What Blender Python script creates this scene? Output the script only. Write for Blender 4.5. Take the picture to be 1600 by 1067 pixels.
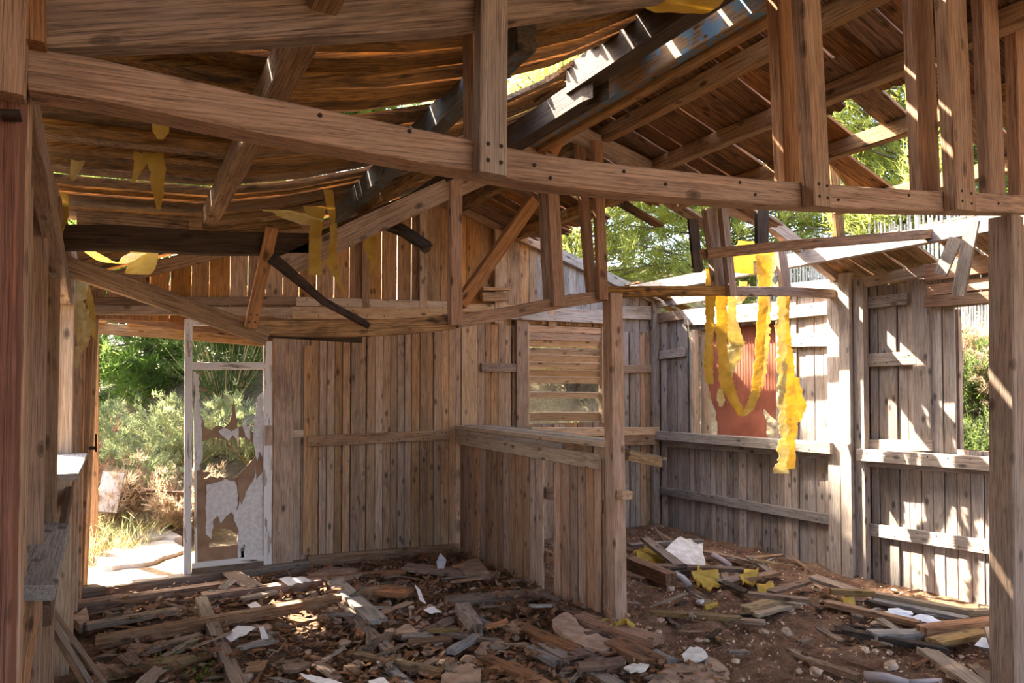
import bpy, math, random
import numpy as np
from mathutils import Vector, Matrix, noise
from mathutils.geometry import tessellate_polygon

for o in list(bpy.data.objects): bpy.data.objects.remove(o)
S = bpy.context.scene
COL = S.collection
random.seed(7)
R = random.Random(11)

# ------------------------------------------------------------------ camera
YAW, PIT, F, HOR = math.radians(29.5), math.radians(1.5), 1070.0, 605.0
EYE = Vector((0, 0, 1.6))
RT = Vector((math.cos(YAW), -math.sin(YAW), 0))
FW = Vector((math.sin(YAW)*math.cos(PIT), math.cos(YAW)*math.cos(PIT), math.sin(PIT)))
UP = RT.cross(FW)
CY = HOR - F*math.tan(PIT)            # image row of the optical axis
cd = bpy.data.cameras.new('camera'); cam = bpy.data.objects.new('camera', cd); COL.objects.link(cam)
cd.sensor_width = 36; cd.lens = F/1600*36; cd.shift_y = (CY-533.5)/1600; cd.clip_start = .02; cd.clip_end = 300
cam.matrix_world = Matrix((RT, UP, -FW)).transposed().to_4x4(); cam.location = EYE
S.camera = cam

# ------------------------------------------------------------------ light
SUN = Vector((1.0, -1.8, -2.14)).normalized()
w = bpy.data.worlds.new('world'); S.world = w; w.use_nodes = True
nt = w.node_tree; bg = nt.nodes['Background']
sky = nt.nodes.new('ShaderNodeTexSky'); sky.sky_type = 'NISHITA'; sky.sun_disc = False
sky.sun_elevation = math.asin(-SUN.z); sky.sun_rotation = math.atan2(-SUN.x, -SUN.y)
sky.air_density = 1.0; sky.dust_density = 4.5; sky.ozone_density = 1.0
nt.links.new(sky.outputs[0], bg.inputs[0]); bg.inputs[1].default_value = .40
sl = bpy.data.lights.new('sun', 'SUN'); sl.energy = 17.0; sl.angle = math.radians(.6); sl.color = (1, .89, .72)
so = bpy.data.objects.new('sun', sl); COL.objects.link(so)
so.rotation_euler = SUN.to_track_quat('-Z', 'Y').to_euler(); so.location = (-6, 14, 14)
vs = S.view_settings; vs.view_transform = 'Standard'; vs.look = 'None'; vs.gamma = 1; vs.use_curve_mapping = False
vs.exposure = 1.74
S.cycles.max_bounces = 10; S.cycles.diffuse_bounces = 6; S.cycles.transparent_max_bounces = 8

# ------------------------------------------------------------------ survey: a sight line of the photograph met with a plane of the building
def ray(px, py): return FW + RT*((px-800)/F) + UP*((CY-py)/F)
def PY(px, py, Y): d = ray(px, py); return EYE + d*(Y/d.y)
def PX(px, py, X): d = ray(px, py); return EYE + d*(X/d.x)
def PZ(px, py, Z=0.0): d = ray(px, py); return EYE + d*((Z-EYE.z)/d.z)
YB, XR, YT, YP = 6.2, 5.47, 3.8, 1.5          # back wall, right wall, far truss, near truss
def XL(y): return -.238-.007*(y-1.5)          # left wall leans away a little
def bx(px, py=605): return PY(px, py, YB).x
def bz(px, py): return PY(px, py, YB).z
def ry(px, py=605): return PX(px, py, XR).y
def rz(px, py): return PX(px, py, XR).z

# ------------------------------------------------------------------ materials
MATS = {}
def nodes(name):
    m = bpy.data.materials.new(name); m.use_nodes = True; t = m.node_tree
    return m, t, t.nodes, t.links, t.nodes['Principled BSDF']
def N(t, kind, **kw):
    n = t.nodes.new(kind)
    for k, v in kw.items(): setattr(n, k, v)
    return n
def ramp(t, stops):
    n = t.nodes.new('ShaderNodeValToRGB'); e = n.color_ramp.elements
    while len(e) < len(stops): e.new(.5)
    for i, (p, c) in enumerate(stops):
        e[i].position = p; e[i].color = (*c, 1) if not isinstance(c, (int, float)) else (c, c, c, 1)
    return n
def mix(t, a, b, f, mode='MIX'):
    n = t.nodes.new('ShaderNodeMix'); n.data_type = 'RGBA'; n.blend_type = mode
    for s, v in ((n.inputs[6], a), (n.inputs[7], b), (n.inputs[0], f)):
        if isinstance(v, (int, float)): s.default_value = v
        elif isinstance(v, tuple): s.default_value = (*v, 1)
        else: t.links.new(v, s)
    return n.outputs[2]
def wood(name, light, dark, grey, gmix=.5, stain=.45, vary=.35, paint=None, rough=.8):
    m, t, n, l, b = nodes(name)
    tc = N(t, 'ShaderNodeTexCoord'); oi = N(t, 'ShaderNodeObjectInfo')
    sc = N(t, 'ShaderNodeVectorMath', operation='SCALE'); cx = N(t, 'ShaderNodeCombineXYZ')
    for i in range(3): l.new(oi.outputs['Random'], cx.inputs[i])
    l.new(cx.outputs[0], sc.inputs[0]); sc.inputs[3].default_value = 61.7
    ad = N(t, 'ShaderNodeVectorMath', operation='ADD'); l.new(tc.outputs['Object'], ad.inputs[0]); l.new(sc.outputs[0], ad.inputs[1])
    def tex(s, scale, detail, dist=0.0):
        mp = N(t, 'ShaderNodeMapping'); mp.inputs['Scale'].default_value = s; l.new(ad.outputs[0], mp.inputs['Vector'])
        no = N(t, 'ShaderNodeTexNoise'); no.inputs['Scale'].default_value = scale; no.inputs['Detail'].default_value = detail
        no.inputs['Distortion'].default_value = dist; no.inputs['Roughness'].default_value = .62
        l.new(mp.outputs[0], no.inputs['Vector']); return no.outputs['Fac']
    g1 = tex((.75, 26, 26), 5.0, 9, .9); g2 = tex((1.4, 6.5, 6.5), 2.4, 7, .6); g3 = tex((2.6, 110, 110), 2.5, 4)
    gr = ramp(t, [(.38, 0), (.58, 1)]); l.new(g1, gr.inputs[0])
    c = mix(t, dark, light, gr.outputs[0])
    br = ramp(t, [(.40, 0), (.60, 1)]); l.new(g2, br.inputs[0])
    gf = N(t, 'ShaderNodeMath', operation='MULTIPLY'); l.new(br.outputs[0], gf.inputs[0]); gf.inputs[1].default_value = gmix
    c = mix(t, c, grey, gf.outputs[0])
    # fine dark fibres and cracks
    fr = ramp(t, [(.38, .22), (.48, 1)]); l.new(g3, fr.inputs[0]); c = mix(t, c, fr.outputs[0], .6, 'MULTIPLY')
    # weather stains
    s1 = tex((1.3, 3, 3), 1.7, 5, 1.2); sr = ramp(t, [(.50, 0), (.72, 1)]); l.new(s1, sr.inputs[0])
    sf = N(t, 'ShaderNodeMath', operation='MULTIPLY'); l.new(sr.outputs[0], sf.inputs[0]); sf.inputs[1].default_value = stain
    c = mix(t, c, tuple(x*.28 for x in dark), sf.outputs[0])
    # knots
    mp = N(t, 'ShaderNodeMapping'); mp.inputs['Scale'].default_value = (4.6, 9.5, 9.5); l.new(ad.outputs[0], mp.inputs['Vector'])
    vo = N(t, 'ShaderNodeTexVoronoi'); vo.inputs['Scale'].default_value = 1.15; l.new(mp.outputs[0], vo.inputs['Vector'])
    kr = ramp(t, [(.08, .10), (.13, .5), (.15, .38), (.20, 1)]); l.new(vo.outputs['Distance'], kr.inputs[0])
    c = mix(t, c, kr.outputs[0], .8, 'MULTIPLY')
    if paint:
        p1 = tex(paint[2] if len(paint) > 2 else (3, 3, 3), 4.5, 6, .4); pr = ramp(t, [(paint[1]-.01, 0), (paint[1]+.01, 1)]); l.new(p1, pr.inputs[0])
        c = mix(t, c, paint[0], pr.outputs[0])
    hv = N(t, 'ShaderNodeHueSaturation'); mr = N(t, 'ShaderNodeMapRange')
    l.new(oi.outputs['Random'], mr.inputs[0]); mr.inputs[3].default_value = 1-vary; mr.inputs[4].default_value = 1+vary*.75
    l.new(mr.outputs[0], hv.inputs['Value'])
    w2 = N(t, 'ShaderNodeTexWhiteNoise', noise_dimensions='1D'); l.new(oi.outputs['Random'], w2.inputs['W'])
    m2 = N(t, 'ShaderNodeMapRange'); l.new(w2.outputs[0], m2.inputs[0]); m2.inputs[3].default_value = .72; m2.inputs[4].default_value = 1.12
    l.new(m2.outputs[0], hv.inputs['Saturation']); l.new(c, hv.inputs['Color']); l.new(hv.outputs[0], b.inputs['Base Color'])
    b.inputs['Roughness'].default_value = rough; b.inputs['Specular IOR Level'].default_value = .3
    bu = N(t, 'ShaderNodeBump'); bu.inputs['Strength'].default_value = .8; bu.inputs['Distance'].default_value = .005
    hm = N(t, 'ShaderNodeMath', operation='ADD'); l.new(g1, hm.inputs[0]); l.new(g3, hm.inputs[1]); l.new(hm.outputs[0], bu.inputs['Height'])
    l.new(bu.outputs[0], b.inputs['Normal']); MATS[name] = m; return m
wood('beam', (.48, .245, .115), (.25, .11, .046), (.40, .255, .16), .4, .38, .15)
wood('beam_grey', (.46, .295, .195), (.21, .12, .072), (.40, .305, .235), .6, .42, .15)
wood('roof_wood', (.40, .215, .072), (.07, .031, .011), (.27, .155, .06), .35, .9, .42)
wood('roof_red', (.36, .175, .066), (.065, .027, .010), (.25, .13, .056), .3, .9, .42)
wood('purlin_wood', (.44, .245, .10), (.18, .088, .034), (.34, .21, .105), .4, .5, .15)
wood('purlin_blue', (.15, .11, .07), (.07, .045, .025), (.10, .105, .10), .7, .4, .1, ((.07, .115, .15), .55))
wood('ridge_paint', (.40, .25, .13), (.20, .115, .055), (.28, .21, .14), .5, .4, .1, ((.13, .24, .36), .53))
wood('burnt', (.085, .048, .025), (.024, .014, .008), (.06, .04, .026), .4, .7, .2)
wood('wall_tan', (.50, .295, .16), (.25, .125, .062), (.45, .31, .195), .5, .45, .30)
wood('wall_pale', (.60, .41, .25), (.37, .225, .125), (.52, .39, .275), .5, .3, .18)
wood('wall_grey', (.39, .31, .255), (.19, .14, .11), (.35, .32, .305), .7, .5, .30)
wood('wall_silver', (.50, .40, .325), (.25, .18, .135), (.43, .38, .34), .6, .45, .26)
wood('gable', (.62, .32, .12), (.32, .135, .045), (.48, .28, .14), .35, .5, .30)
wood('counter_wood', (.52, .31, .185), (.24, .12, .062), (.45, .325, .235), .5, .5, .38)
wood('old_grey', (.38, .32, .27), (.16, .125, .10), (.32, .285, .26), .6, .5, .25)
wood('debris', (.33, .19, .105), (.11, .057, .030), (.28, .195, .14), .5, .55, .45)
wood('debris_pale', (.34, .235, .155), (.15, .095, .06), (.29, .23, .185), .5, .5, .3)
wood('debris_yellow', (.40, .25, .105), (.17, .095, .035), (.29, .21, .12), .4, .5, .3)
wood('rotten', (.38, .18, .085), (.11, .046, .020), (.28, .16, .095), .45, .7, .42)
wood('white_paint', (.55, .45, .37), (.30, .21, .15), (.66, .60, .55), .6, .15, .05, ((.78, .74, .71), .42, (.8, 6, 6)))
wood('red_post', (.30, .115, .07), (.16, .06, .036), (.24, .13, .09), .4, .3, .1)
wood('trunk', (.20, .16, .13), (.08, .06, .045), (.17, .15, .13), .4, .5, .1)
def simple(name, col, rough=.8, col2=None, scale=8, bump=0.0, transl=0.0, tcol=None, detail=6, vary=0.0):
    m, t, n, l, b = nodes(name)
    tc = N(t, 'ShaderNodeTexCoord'); no = N(t, 'ShaderNodeTexNoise'); no.inputs['Scale'].default_value = scale; no.inputs['Detail'].default_value = detail
    l.new(tc.outputs['Object'], no.inputs['Vector'])
    rp = ramp(t, [(.36, col2 or tuple(x*.7 for x in col)), (.64, col)]); l.new(no.outputs[0], rp.inputs[0]); c = rp.outputs[0]
    if vary:
        oi = N(t, 'ShaderNodeObjectInfo'); hv = N(t, 'ShaderNodeHueSaturation'); mr = N(t, 'ShaderNodeMapRange')
        l.new(oi.outputs['Random'], mr.inputs[0]); mr.inputs[3].default_value = 1-vary; mr.inputs[4].default_value = 1+vary
        l.new(mr.outputs[0], hv.inputs['Value']); l.new(c, hv.inputs['Color']); c = hv.outputs[0]
    l.new(c, b.inputs['Base Color']); b.inputs['Roughness'].default_value = rough; b.inputs['Specular IOR Level'].default_value = .25
    if bump:
        bu = N(t, 'ShaderNodeBump'); bu.inputs['Strength'].default_value = bump; bu.inputs['Distance'].default_value = .01
        l.new(no.outputs[0], bu.inputs['Height']); l.new(bu.outputs[0], b.inputs['Normal'])
    if transl:
        tr = N(t, 'ShaderNodeBsdfTranslucent'); ms = N(t, 'ShaderNodeMixShader'); ms.inputs[0].default_value = transl
        if tcol: tr.inputs[0].default_value = (*tcol, 1)
        else: l.new(c, tr.inputs[0])
        l.new(b.outputs[0], ms.inputs[1]); l.new(tr.outputs[0], ms.inputs[2]); l.new(ms.outputs[0], n['Material Output'].inputs[0])
    MATS[name] = m; return m
simple('nail', (.03, .018, .012), .6)
simple('foam', (.62, .46, .12), .9, (.46, .30, .055), 16, .6, .45, (.72, .52, .12))
simple('foam_pale', (.70, .62, .36), .9, (.52, .42, .16), 26, .8, .4, (.76, .64, .28))
simple('plaster', (.66, .62, .57), .85, (.45, .40, .35), 14, .4)
simple('plaster_brown', (.44, .30, .21), .95, (.26, .16, .105), 11, .8, vary=.2)
simple('stone', (.56, .42, .30), .9, (.34, .23, .15), 12, .6, vary=.25)
simple('red_panel', (.32, .105, .06), .75, (.24, .075, .042), 5, .2)
simple('plywood', (.36, .225, .14), .8, (.25, .145, .085), 9, .3)
simple('white_flake', (.74, .71, .69), .8, (.60, .55, .52), 30, .2)
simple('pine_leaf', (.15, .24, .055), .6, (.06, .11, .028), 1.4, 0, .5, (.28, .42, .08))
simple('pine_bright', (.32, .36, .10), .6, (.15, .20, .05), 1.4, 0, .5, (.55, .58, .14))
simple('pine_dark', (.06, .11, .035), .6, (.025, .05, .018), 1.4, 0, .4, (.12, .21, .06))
simple('shrub_green', (.10, .14, .04), .6, (.04, .06, .02), 2.5, 0, .4, (.18, .24, .06))
simple('shrub_sage', (.30, .33, .17), .7, (.15, .18, .08), 2.5, 0, .45, (.42, .46, .20))
simple('shrub_dry', (.44, .33, .22), .8, (.26, .16, .11), 2.5, 0, .4, (.56, .42, .26))
simple('shrub_rust', (.34, .17, .11), .8, (.18, .085, .055), 2.5, 0, .4, (.46, .24, .15))
simple('straw', (.58, .46, .24), .8, (.40, .29, .13), 2.5, 0, .4, (.66, .52, .25))
simple('cane', (.46, .43, .40), .7, (.28, .25, .23), 3, 0, vary=.35)
simple('concrete', (.50, .46, .42), .9, (.38, .33, .29), 6, .4)
simple('wire', (.35, .22, .14), .5)
simple('plastic_white', (.70, .72, .76), .5, (.50, .53, .60), 9)
simple('pipe_grey', (.40, .34, .33), .6, (.28, .22, .21), 9)
simple('glow_leaf', (.24, .34, .06), .6, (.12, .2, .03), 3, 0, .5)
def earth(name, cols, scale):
    m, t, n, l, b = nodes(name); tc = N(t, 'ShaderNodeTexCoord')
    def no(s, d):
        x = N(t, 'ShaderNodeTexNoise'); x.inputs['Scale'].default_value = s; x.inputs['Detail'].default_value = d; x.inputs['Roughness'].default_value = .7
        l.new(tc.outputs['Object'], x.inputs['Vector']); return x.outputs[0]
    a = no(scale, 8); bb = no(scale*9, 5); c2 = no(scale*.35, 3)
    r1 = ramp(t, [(.33, cols[0]), (.5, cols[1]), (.68, cols[2])]); l.new(a, r1.inputs[0])
    r2 = ramp(t, [(.35, .45), (.6, 1.0)]); l.new(bb, r2.inputs[0]); c = mix(t, r1.outputs[0], r2.outputs[0], .75, 'MULTIPLY')
    r3 = ramp(t, [(.4, .7), (.6, 1.0)]); l.new(c2, r3.inputs[0]); c = mix(t, c, r3.outputs[0], .8, 'MULTIPLY')
    l.new(c, b.inputs['Base Color']); b.inputs['Roughness'].default_value = .95; b.inputs['Specular IOR Level'].default_value = .15
    bu = N(t, 'ShaderNodeBump'); bu.inputs['Strength'].default_value = .9; bu.inputs['Distance'].default_value = .02; l.new(bb, bu.inputs['Height']); l.new(bu.outputs[0], b.inputs['Normal'])
    MATS[name] = m
earth('earth', ((.115, .062, .036), (.21, .12, .070), (.33, .21, .135)), 4.5)
earth('sand', ((.24, .15, .085), (.36, .24, .145), (.43, .31, .20)), 3)
earth('hill_soil', ((.11, .08, .05), (.20, .15, .09), (.27, .21, .13)), 2)

# ------------------------------------------------------------------ objects
WM = {}
def tag(o, label=None, cat=None, group=None, kind=None):
    if label: o['label'] = label
    if cat: o['category'] = cat
    if group: o['group'] = group
    if kind: o['kind'] = kind
    return o
def link(o, M, parent=None):
    COL.objects.link(o); WM[o.name] = M.copy()
    if parent is not None:
        o.parent = parent; o.matrix_basis = WM[parent.name].inverted() @ M
    else: o.matrix_basis = M
    return o
def empty(name, loc):
    return link(bpy.data.objects.new(name, None), Matrix.Translation(Vector(loc)))
def obj(name, verts, faces, mat, parent=None, M=None, smooth=False):
    me = bpy.data.meshes.new(name); me.from_pydata([tuple(v) for v in verts], [], faces); me.materials.append(MATS[mat])
    if smooth: me.polygons.foreach_set('use_smooth', [True]*len(me.polygons))
    me.update()
    return link(bpy.data.objects.new(name, me), M or Matrix.Identity(4), parent)
def frame(p0, p1, side):
    x = (p1-p0).normalized(); s = Vector(side); s = (s-x*s.dot(x))
    if s.length < 1e-4: s = x.orthogonal()
    s.normalize(); z = x.cross(s).normalized()
    M = Matrix((x, s, z)).transposed().to_4x4(); M.translation = (p0+p1)/2; return M
def sweep(name, pts, wd, ht, mat, parent=None, side=(0, 1, 0), cham=.004, rag=(0, 0), rough=0.0, twist=0.0, taper=1.0, seed=None):
    """a timber: rectangular section wd (along `side`) by ht, run through pts; rag = how far each end is splintered"""
    pts = [Vector(p) for p in pts]; rr = random.Random(seed if seed is not None else R.random())
    M = frame(pts[0], pts[-1], side); Mi = M.inverted(); L = [Mi @ p for p in pts]
    if rough and len(L) == 2: L = [L[0].lerp(L[1], i/4) for i in range(5)]
    ragged = rag[0] > 0 or rag[1] > 0
    a, b = wd/2, ht/2; c = min(cham, a*.5, b*.5)
    if ragged:
        xs = [-a, -a*.62, -a*.25, a*.1, a*.5, a]
        prof = [(x, b) for x in xs]+[(x, -b) for x in reversed(xs)]
    else:
        prof = [(-a+c, b), (a-c, b), (a, b-c), (a, -b+c), (a-c, -b), (-a+c, -b), (-a, -b+c), (-a, b-c)]
    k = len(prof); V = []
    off0 = [rr.uniform(-.2, 1)*rag[0] for _ in xs] if ragged else None
    off1 = [rr.uniform(-.2, 1)*rag[1] for _ in xs] if ragged else None
    for i, p in enumerate(L):
        q = L[min(i+1, len(L)-1)]-L[max(i-1, 0)]; q.normalize()
        yv = Vector((0, 1, 0)); yv = (yv-q*yv.dot(q)).normalized(); zv = q.cross(yv)
        f = i/(len(L)-1); an = twist*(f-.5); ca, sa = math.cos(an), math.sin(an); sc = 1+(taper-1)*f
        for j, (y, z) in enumerate(prof):
            y, z = y*sc, z*sc; y, z = y*ca-z*sa, y*sa+z*ca
            v = p+yv*y+zv*z
            if rough: v += Vector((0, rr.uniform(-1, 1), rr.uniform(-1, 1)))*rough
            if ragged and i in (0, len(L)-1):
                jj = j if j < 6 else 11-j
                v += q*((-off0[jj]) if i == 0 else off1[jj])
            V.append(v)
    Fc = []
    for i in range(len(L)-1):
        for j in range(k):
            j2 = (j+1) % k; Fc.append((i*k+j, i*k+j2, (i+1)*k+j2, (i+1)*k+j))
    e = (len(L)-1)*k
    if ragged:
        for j in range(5):
            Fc.append((j+1, j, 11-j, 10-j)); Fc.append((e+j, e+j+1, e+10-j, e+11-j))
    else:
        Fc.append(tuple(range(k-1, -1, -1))); Fc.append(tuple(range(e, e+k)))
    return obj(name, V, Fc, mat, parent, M)
def V3(*a): return Vector(a)
def nails(parent, pts, nrm, r=.0045, name='nail_heads'):
    V, Fc = [], []; n = Vector(nrm).normalized(); u = n.orthogonal().normalized(); v = n.cross(u)
    for p in pts:
        p = Vector(p); b = len(V)
        for lay, rr in ((-.002, r), (.003, r*.8)):
            for k in range(6):
                an = k*math.pi/3; V.append(p+n*lay+u*(rr*math.cos(an))+v*(rr*math.sin(an)))
        for k in range(6): Fc.append((b+k, b+(k+1) % 6, b+6+(k+1) % 6, b+6+k))
        Fc.append(tuple(b+6+k for k in range(6)))
    o = obj(name, [WM[parent.name].inverted() @ x for x in V], Fc, 'nail', parent, WM[parent.name]); o['kind'] = 'stuff'; return o
def jag(poly, step, amp, seed=0):
    rr = random.Random(seed); out = []
    for i, p in enumerate(poly):
        q = poly[(i+1) % len(poly)]; d = math.dist(p, q); n = max(1, int(d/step))
        for k in range(n):
            f = k/n; s = amp if k else amp*.3
            out.append((p[0]+(q[0]-p[0])*f+rr.uniform(-s, s), p[1]+(q[1]-p[1])*f+rr.uniform(-s, s)))
    return out
def sheet(name, outer, holes, to3d, nrm, thick, mat, parent=None):
    """flat sheet of given thickness with torn outline and holes; to3d maps outline coords to 3d"""
    loops = [outer]+list(holes); tri = tessellate_polygon([[Vector((x, y, 0)) for x, y in lp] for lp in loops])
    fl = [p for lp in loops for p in lp]; n = len(fl); nv = Vector(nrm).normalized()*thick
    base = [Vector(to3d(*p)) for p in fl]; V = base+[p+nv for p in base]
    Fc = [tuple(t) for t in tri]+[tuple(i+n for i in reversed(t)) for t in tri]; s = 0
    for lp in loops:
        for i in range(len(lp)): a, b2 = s+i, s+(i+1) % len(lp); Fc.append((a, b2, b2+n, a+n))
        s += len(lp)
    c = sum(base, Vector())/n; M = Matrix.Translation(c)
    return obj(name, [v-c for v in V], Fc, mat, parent, M)

# ================================================================== GROUND
def ground_z(x, y):
    inside = 1.0 if (XL(y)-.1 < x < XR and y < YB) else 0.0
    z = .03*noise.noise(Vector((x*1.7, y*1.7, 0)))+.02*noise.noise(Vector((x*6, y*6, 3)))+.012*noise.noise(Vector((x*17, y*17, 5)))
    if inside:
        z += .035*noise.noise(Vector((x*3.1, y*3.1, 9)))+.03*noise.noise(Vector((x*7.5, y*7.5, 19)))+.016*noise.noise(Vector((x*15, y*15, 29)))
    return z
def grid(name, x0, x1, y0, y1, nx, ny, zf, mat, kind='structure'):
    V = [(x0+(x1-x0)*i/nx, y0+(y1-y0)*j/ny, zf(x0+(x1-x0)*i/nx, y0+(y1-y0)*j/ny)) for j in range(ny+1) for i in range(nx+1)]
    Fc = [(j*(nx+1)+i, j*(nx+1)+i+1, (j+1)*(nx+1)+i+1, (j+1)*(nx+1)+i) for j in range(ny) for i in range(nx)]
    o = obj(name, V, Fc, mat, smooth=True); o['kind'] = kind; return o
fl = grid('floor', -.35, 5.62, -2.6, 6.3, 180, 260, lambda x, y: ground_z(x, y)-.01, 'earth')
tag(fl, 'dark brown earth floor strewn with rubble inside the shack', 'floor')
def out_z(x, y):
    z = -.07+.06*noise.noise(Vector((x*.8, y*.8, 2)))+.02*noise.noise(Vector((x*4, y*4, 2)))
    if x > 5.9: z += min(2.3, (x-5.9)*1.05)
    if y > 8.0:
        f = min(1, max(0, (x+1)/3)); z += min(2.0, (y-8.0)*(.05+.5*f))
    if -.4 < x < 5.7 and -2.7 < y < 6.35: z = -.3
    return z
gr = grid('ground', -14, 16, -14, 22, 120, 144, out_z, 'hill_soil'); tag(gr, 'dark soil and bank rising around the shack', 'ground')
yd = grid('bounce_yard', -14, 16, -14, -2.65, 60, 30, lambda x, y: -.02+.05*noise.noise(Vector((x*.8, y*.8, 6))), 'sand'); tag(yd, 'unseen sandy yard added to bounce warm light into the shack', 'ground')  # sand sheet behind the camera, added to bounce warm light up at the roof
pt = grid('path', -1.2, 1.6, 6.38, 8.0, 40, 30, lambda x, y: .03*noise.noise(Vector((x*2, y*2, 4)))-.0-.13*max(0, (y-7.2)), 'sand'); tag(pt, 'bright sandy path outside the door', 'path')

# ================================================================== BACK WALL
wb = tag(empty('wall_back', (2.6, YB, 0)), 'weathered vertical board back wall with gable', 'wall', kind='structure')
def gable_z(x):
    return 2.6+.37*(x-.23) if x < 2.66 else 3.50-.30*(x-2.66)
def vboard(px0, px1, z0, z1, mat, parent, plane, dy=0, thick=.02, name='board', top=None):
    pass
def back_board(x0, x1, z0, z1, mat, name='board', dy=0.0, th=.02, lean=0.0):
    y = YB+.03+dy; xm = (x0+x1)/2
    return sweep(name, [(xm, y, z0), (xm+lean, y, z1)], x1-x0, th, mat, wb, (1, 0, 0), .003)
ZR = 2.235                                     # top of the lower boarding
xd0, xd1 = bx(133), bx(426)                    # door opening
xw0, xw1 = bx(822), bx(946)                    # louvred window
zw0, zw1 = bz(880, 662), bz(880, 508)
# lower boarding
x = bx(459)
while x < XR-.03:
    wd = R.uniform(.066, .086); g = R.uniform(.003, .007)
    if x < bx(722) < x+wd: back_board(x, bx(722)-.004, -.05, ZR, 'wall_tan'); x = bx(722); continue
    mt = 'wall_tan' if x < bx(960) else ('wall_grey' if R.random() < .75 else 'wall_tan')
    if bx(723) < x < bx(748): x = bx(748)
    dy = R.uniform(-.009, .008)
    if x+wd > xw0 and x < xw1:
        back_board(x, x+wd-g, -.05, zw0, mt, dy=dy); back_board(x, x+wd-g, zw1, ZR+.1, mt, dy=dy)
    else: back_board(x, x+wd-g, -.05+R.uniform(0, .05), ZR+R.uniform(0, .02), mt, dy=dy, lean=R.uniform(-.004, .004))
    x += wd
back_board(bx(722), bx(747), -.03, ZR, 'wall_pale', dy=-.012)
# rough second skin behind the boarding
def backing(x0, x1, z0, z1):
    n = max(1, round((z1-z0)/.22))
    for i in range(n):
        za, zb = z0+(z1-z0)*i/n, z0+(z1-z0)*(i+1)/n
        sweep('backing_board', [(x0, YB+.075, (za+zb)/2), (x1, YB+.075, (za+zb)/2)], .02, zb-za+.006, 'rotten', wb, (0, 1, 0), .001)
backing(bx(427), xw0, -.1, ZR); backing(xw1, XR+.1, -.1, ZR); backing(xw0, xw1, -.1, zw0); backing(xw0, xw1, zw1, ZR)
# wide post beside the door and small ones
back_board(bx(427), bx(458), -.03, ZR, 'counter_wood', 'stud', -.03, .06)
back_board(bx(475), bx(488), bz(480, 866), bz(480, 540), 'wall_tan', 'board', -.012, .03)
def back_rail(px0, px1, yt0, yb0, yt1, yb1, mat, th=.03, dy=0.0, name='rail', nn=0):
    a, b, c, d = PY(px0, yt0, YB), PY(px0, yb0, YB), PY(px1, yt1, YB), PY(px1, yb1, YB)
    h = ((a-b).length+(c-d).length)/2; p0, p1 = (a+b)/2, (c+d)/2; o = V3(0, -th/2+dy+.018, 0)
    r_ = sweep(name, [p0+o, p1+o], th, h, mat, wb, (0, 1, 0), .004)
    if nn:
        nails(r_, [p0.lerp(p1, (i+.5)/nn+R.uniform(-.01, .01))+V3(0, dy+.018-th, R.choice((-1, 1))*h*.25) for i in range(nn)], (0, -1, 0), .006)
    return r_
back_rail(480, 702, 681, 698, 671, 687, 'counter_wood', .035, nn=22)
back_rail(449, 474, 672, 684, 671, 683, 'wall_pale', .03)
back_rail(480, 716, 868, 886, 849, 865, 'counter_wood', .035, nn=10)
back_rail(140, 462, 465, 478, 463, 477, 'wall_tan', .03); back_rail(462, 706, 464, 478, 471, 484, 'wall_pale', .035, nn=8)
back_rail(140, 455, 478, 491, 480, 495, 'wall_pale', .05, -.01); back_rail(455, 700, 480, 498, 482, 500, 'wall_pale', .05, -.01, nn=10)
back_rail(706, 812, 474, 486, 476, 490, 'wall_pale', .03); back_rail(812, 1020, 478, 490, 488, 500, 'wall_silver', .03, nn=6)
back_rail(792, 950, 489, 499, 497, 507, 'wall_silver', .06, -.02, nn=6)
back_rail(752, 807, 567, 581, 568, 581, 'counter_wood', .03, nn=5)
back_rail(950, 1020, 571, 584, 569, 582, 'wall_tan', .03, nn=4); back_rail(950, 1020, 478, 490, 478, 490, 'wall_grey', .03)
back_rail(824, 1022, 668, 680, 666, 680, 'wall_pale', .07, -.04, nn=4); back_rail(824, 1024, 681, 697, 680, 695, 'wall_tan', .06, -.035)
# window posts
back_board(bx(806), bx(824), zw0-.08, bz(815, 500), 'wall_tan', 'stud', -.03, .05)
back_board(xw1, xw1+.06, zw0-.08, zw1+.02, 'wall_tan', 'stud', -.03, .05)
for pxa, pxb in ((1017, 1024),): back_board(bx(pxa), bx(pxb), -.05, 2.66, 'wall_grey', 'stud', -.05, .05)
for px_ in (570, 660, 778, 862): back_board(bx(px_-6), bx(px_+6), ZR+.02, gable_z(bx(px_))-.05, 'wall_tan', 'stud', -.03, .04)
# gable boarding, every plank cut to the rake
x = -.28
while x < XR:
    wd = R.uniform(.135, .165) if x < 3.6 else R.uniform(.085, .115)
    g = (R.uniform(.005, .013) if x < 2.45 else R.uniform(.003, .007))
    x1 = x+wd-g; y0, y1 = YB+.045+R.uniform(-.004, .004), YB+.067
    zb = ZR-.10
    V = [(x, y0, zb), (x1, y0, zb), (x1, y0, gable_z(x1)+.04), (x, y0, gable_z(x)+.04)]; V += [(a, y1, c) for a, _, c in V]
    c = V3((x+x1)/2, YB+.05, (zb+2.9)/2)
    # local x runs up the plank so the grain does too
    M = Matrix(((0, 1, 0), (0, 0, 1), (1, 0, 0))).transposed().to_4x4(); M = frame(V3(c.x, c.y, zb), V3(c.x, c.y, zb+1), (1, 0, 0))
    Mi = M.inverted()
    obj('gable_board', [Mi @ Vector(v) for v in V], [(0, 1, 2, 3), (7, 6, 5, 4), (0, 4, 5, 1), (1, 5, 6, 2), (2, 6, 7, 3), (3, 7, 4, 0)],
        'gable' if x < 3.75 else 'wall_grey', wb, M)
    x += wd
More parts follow.
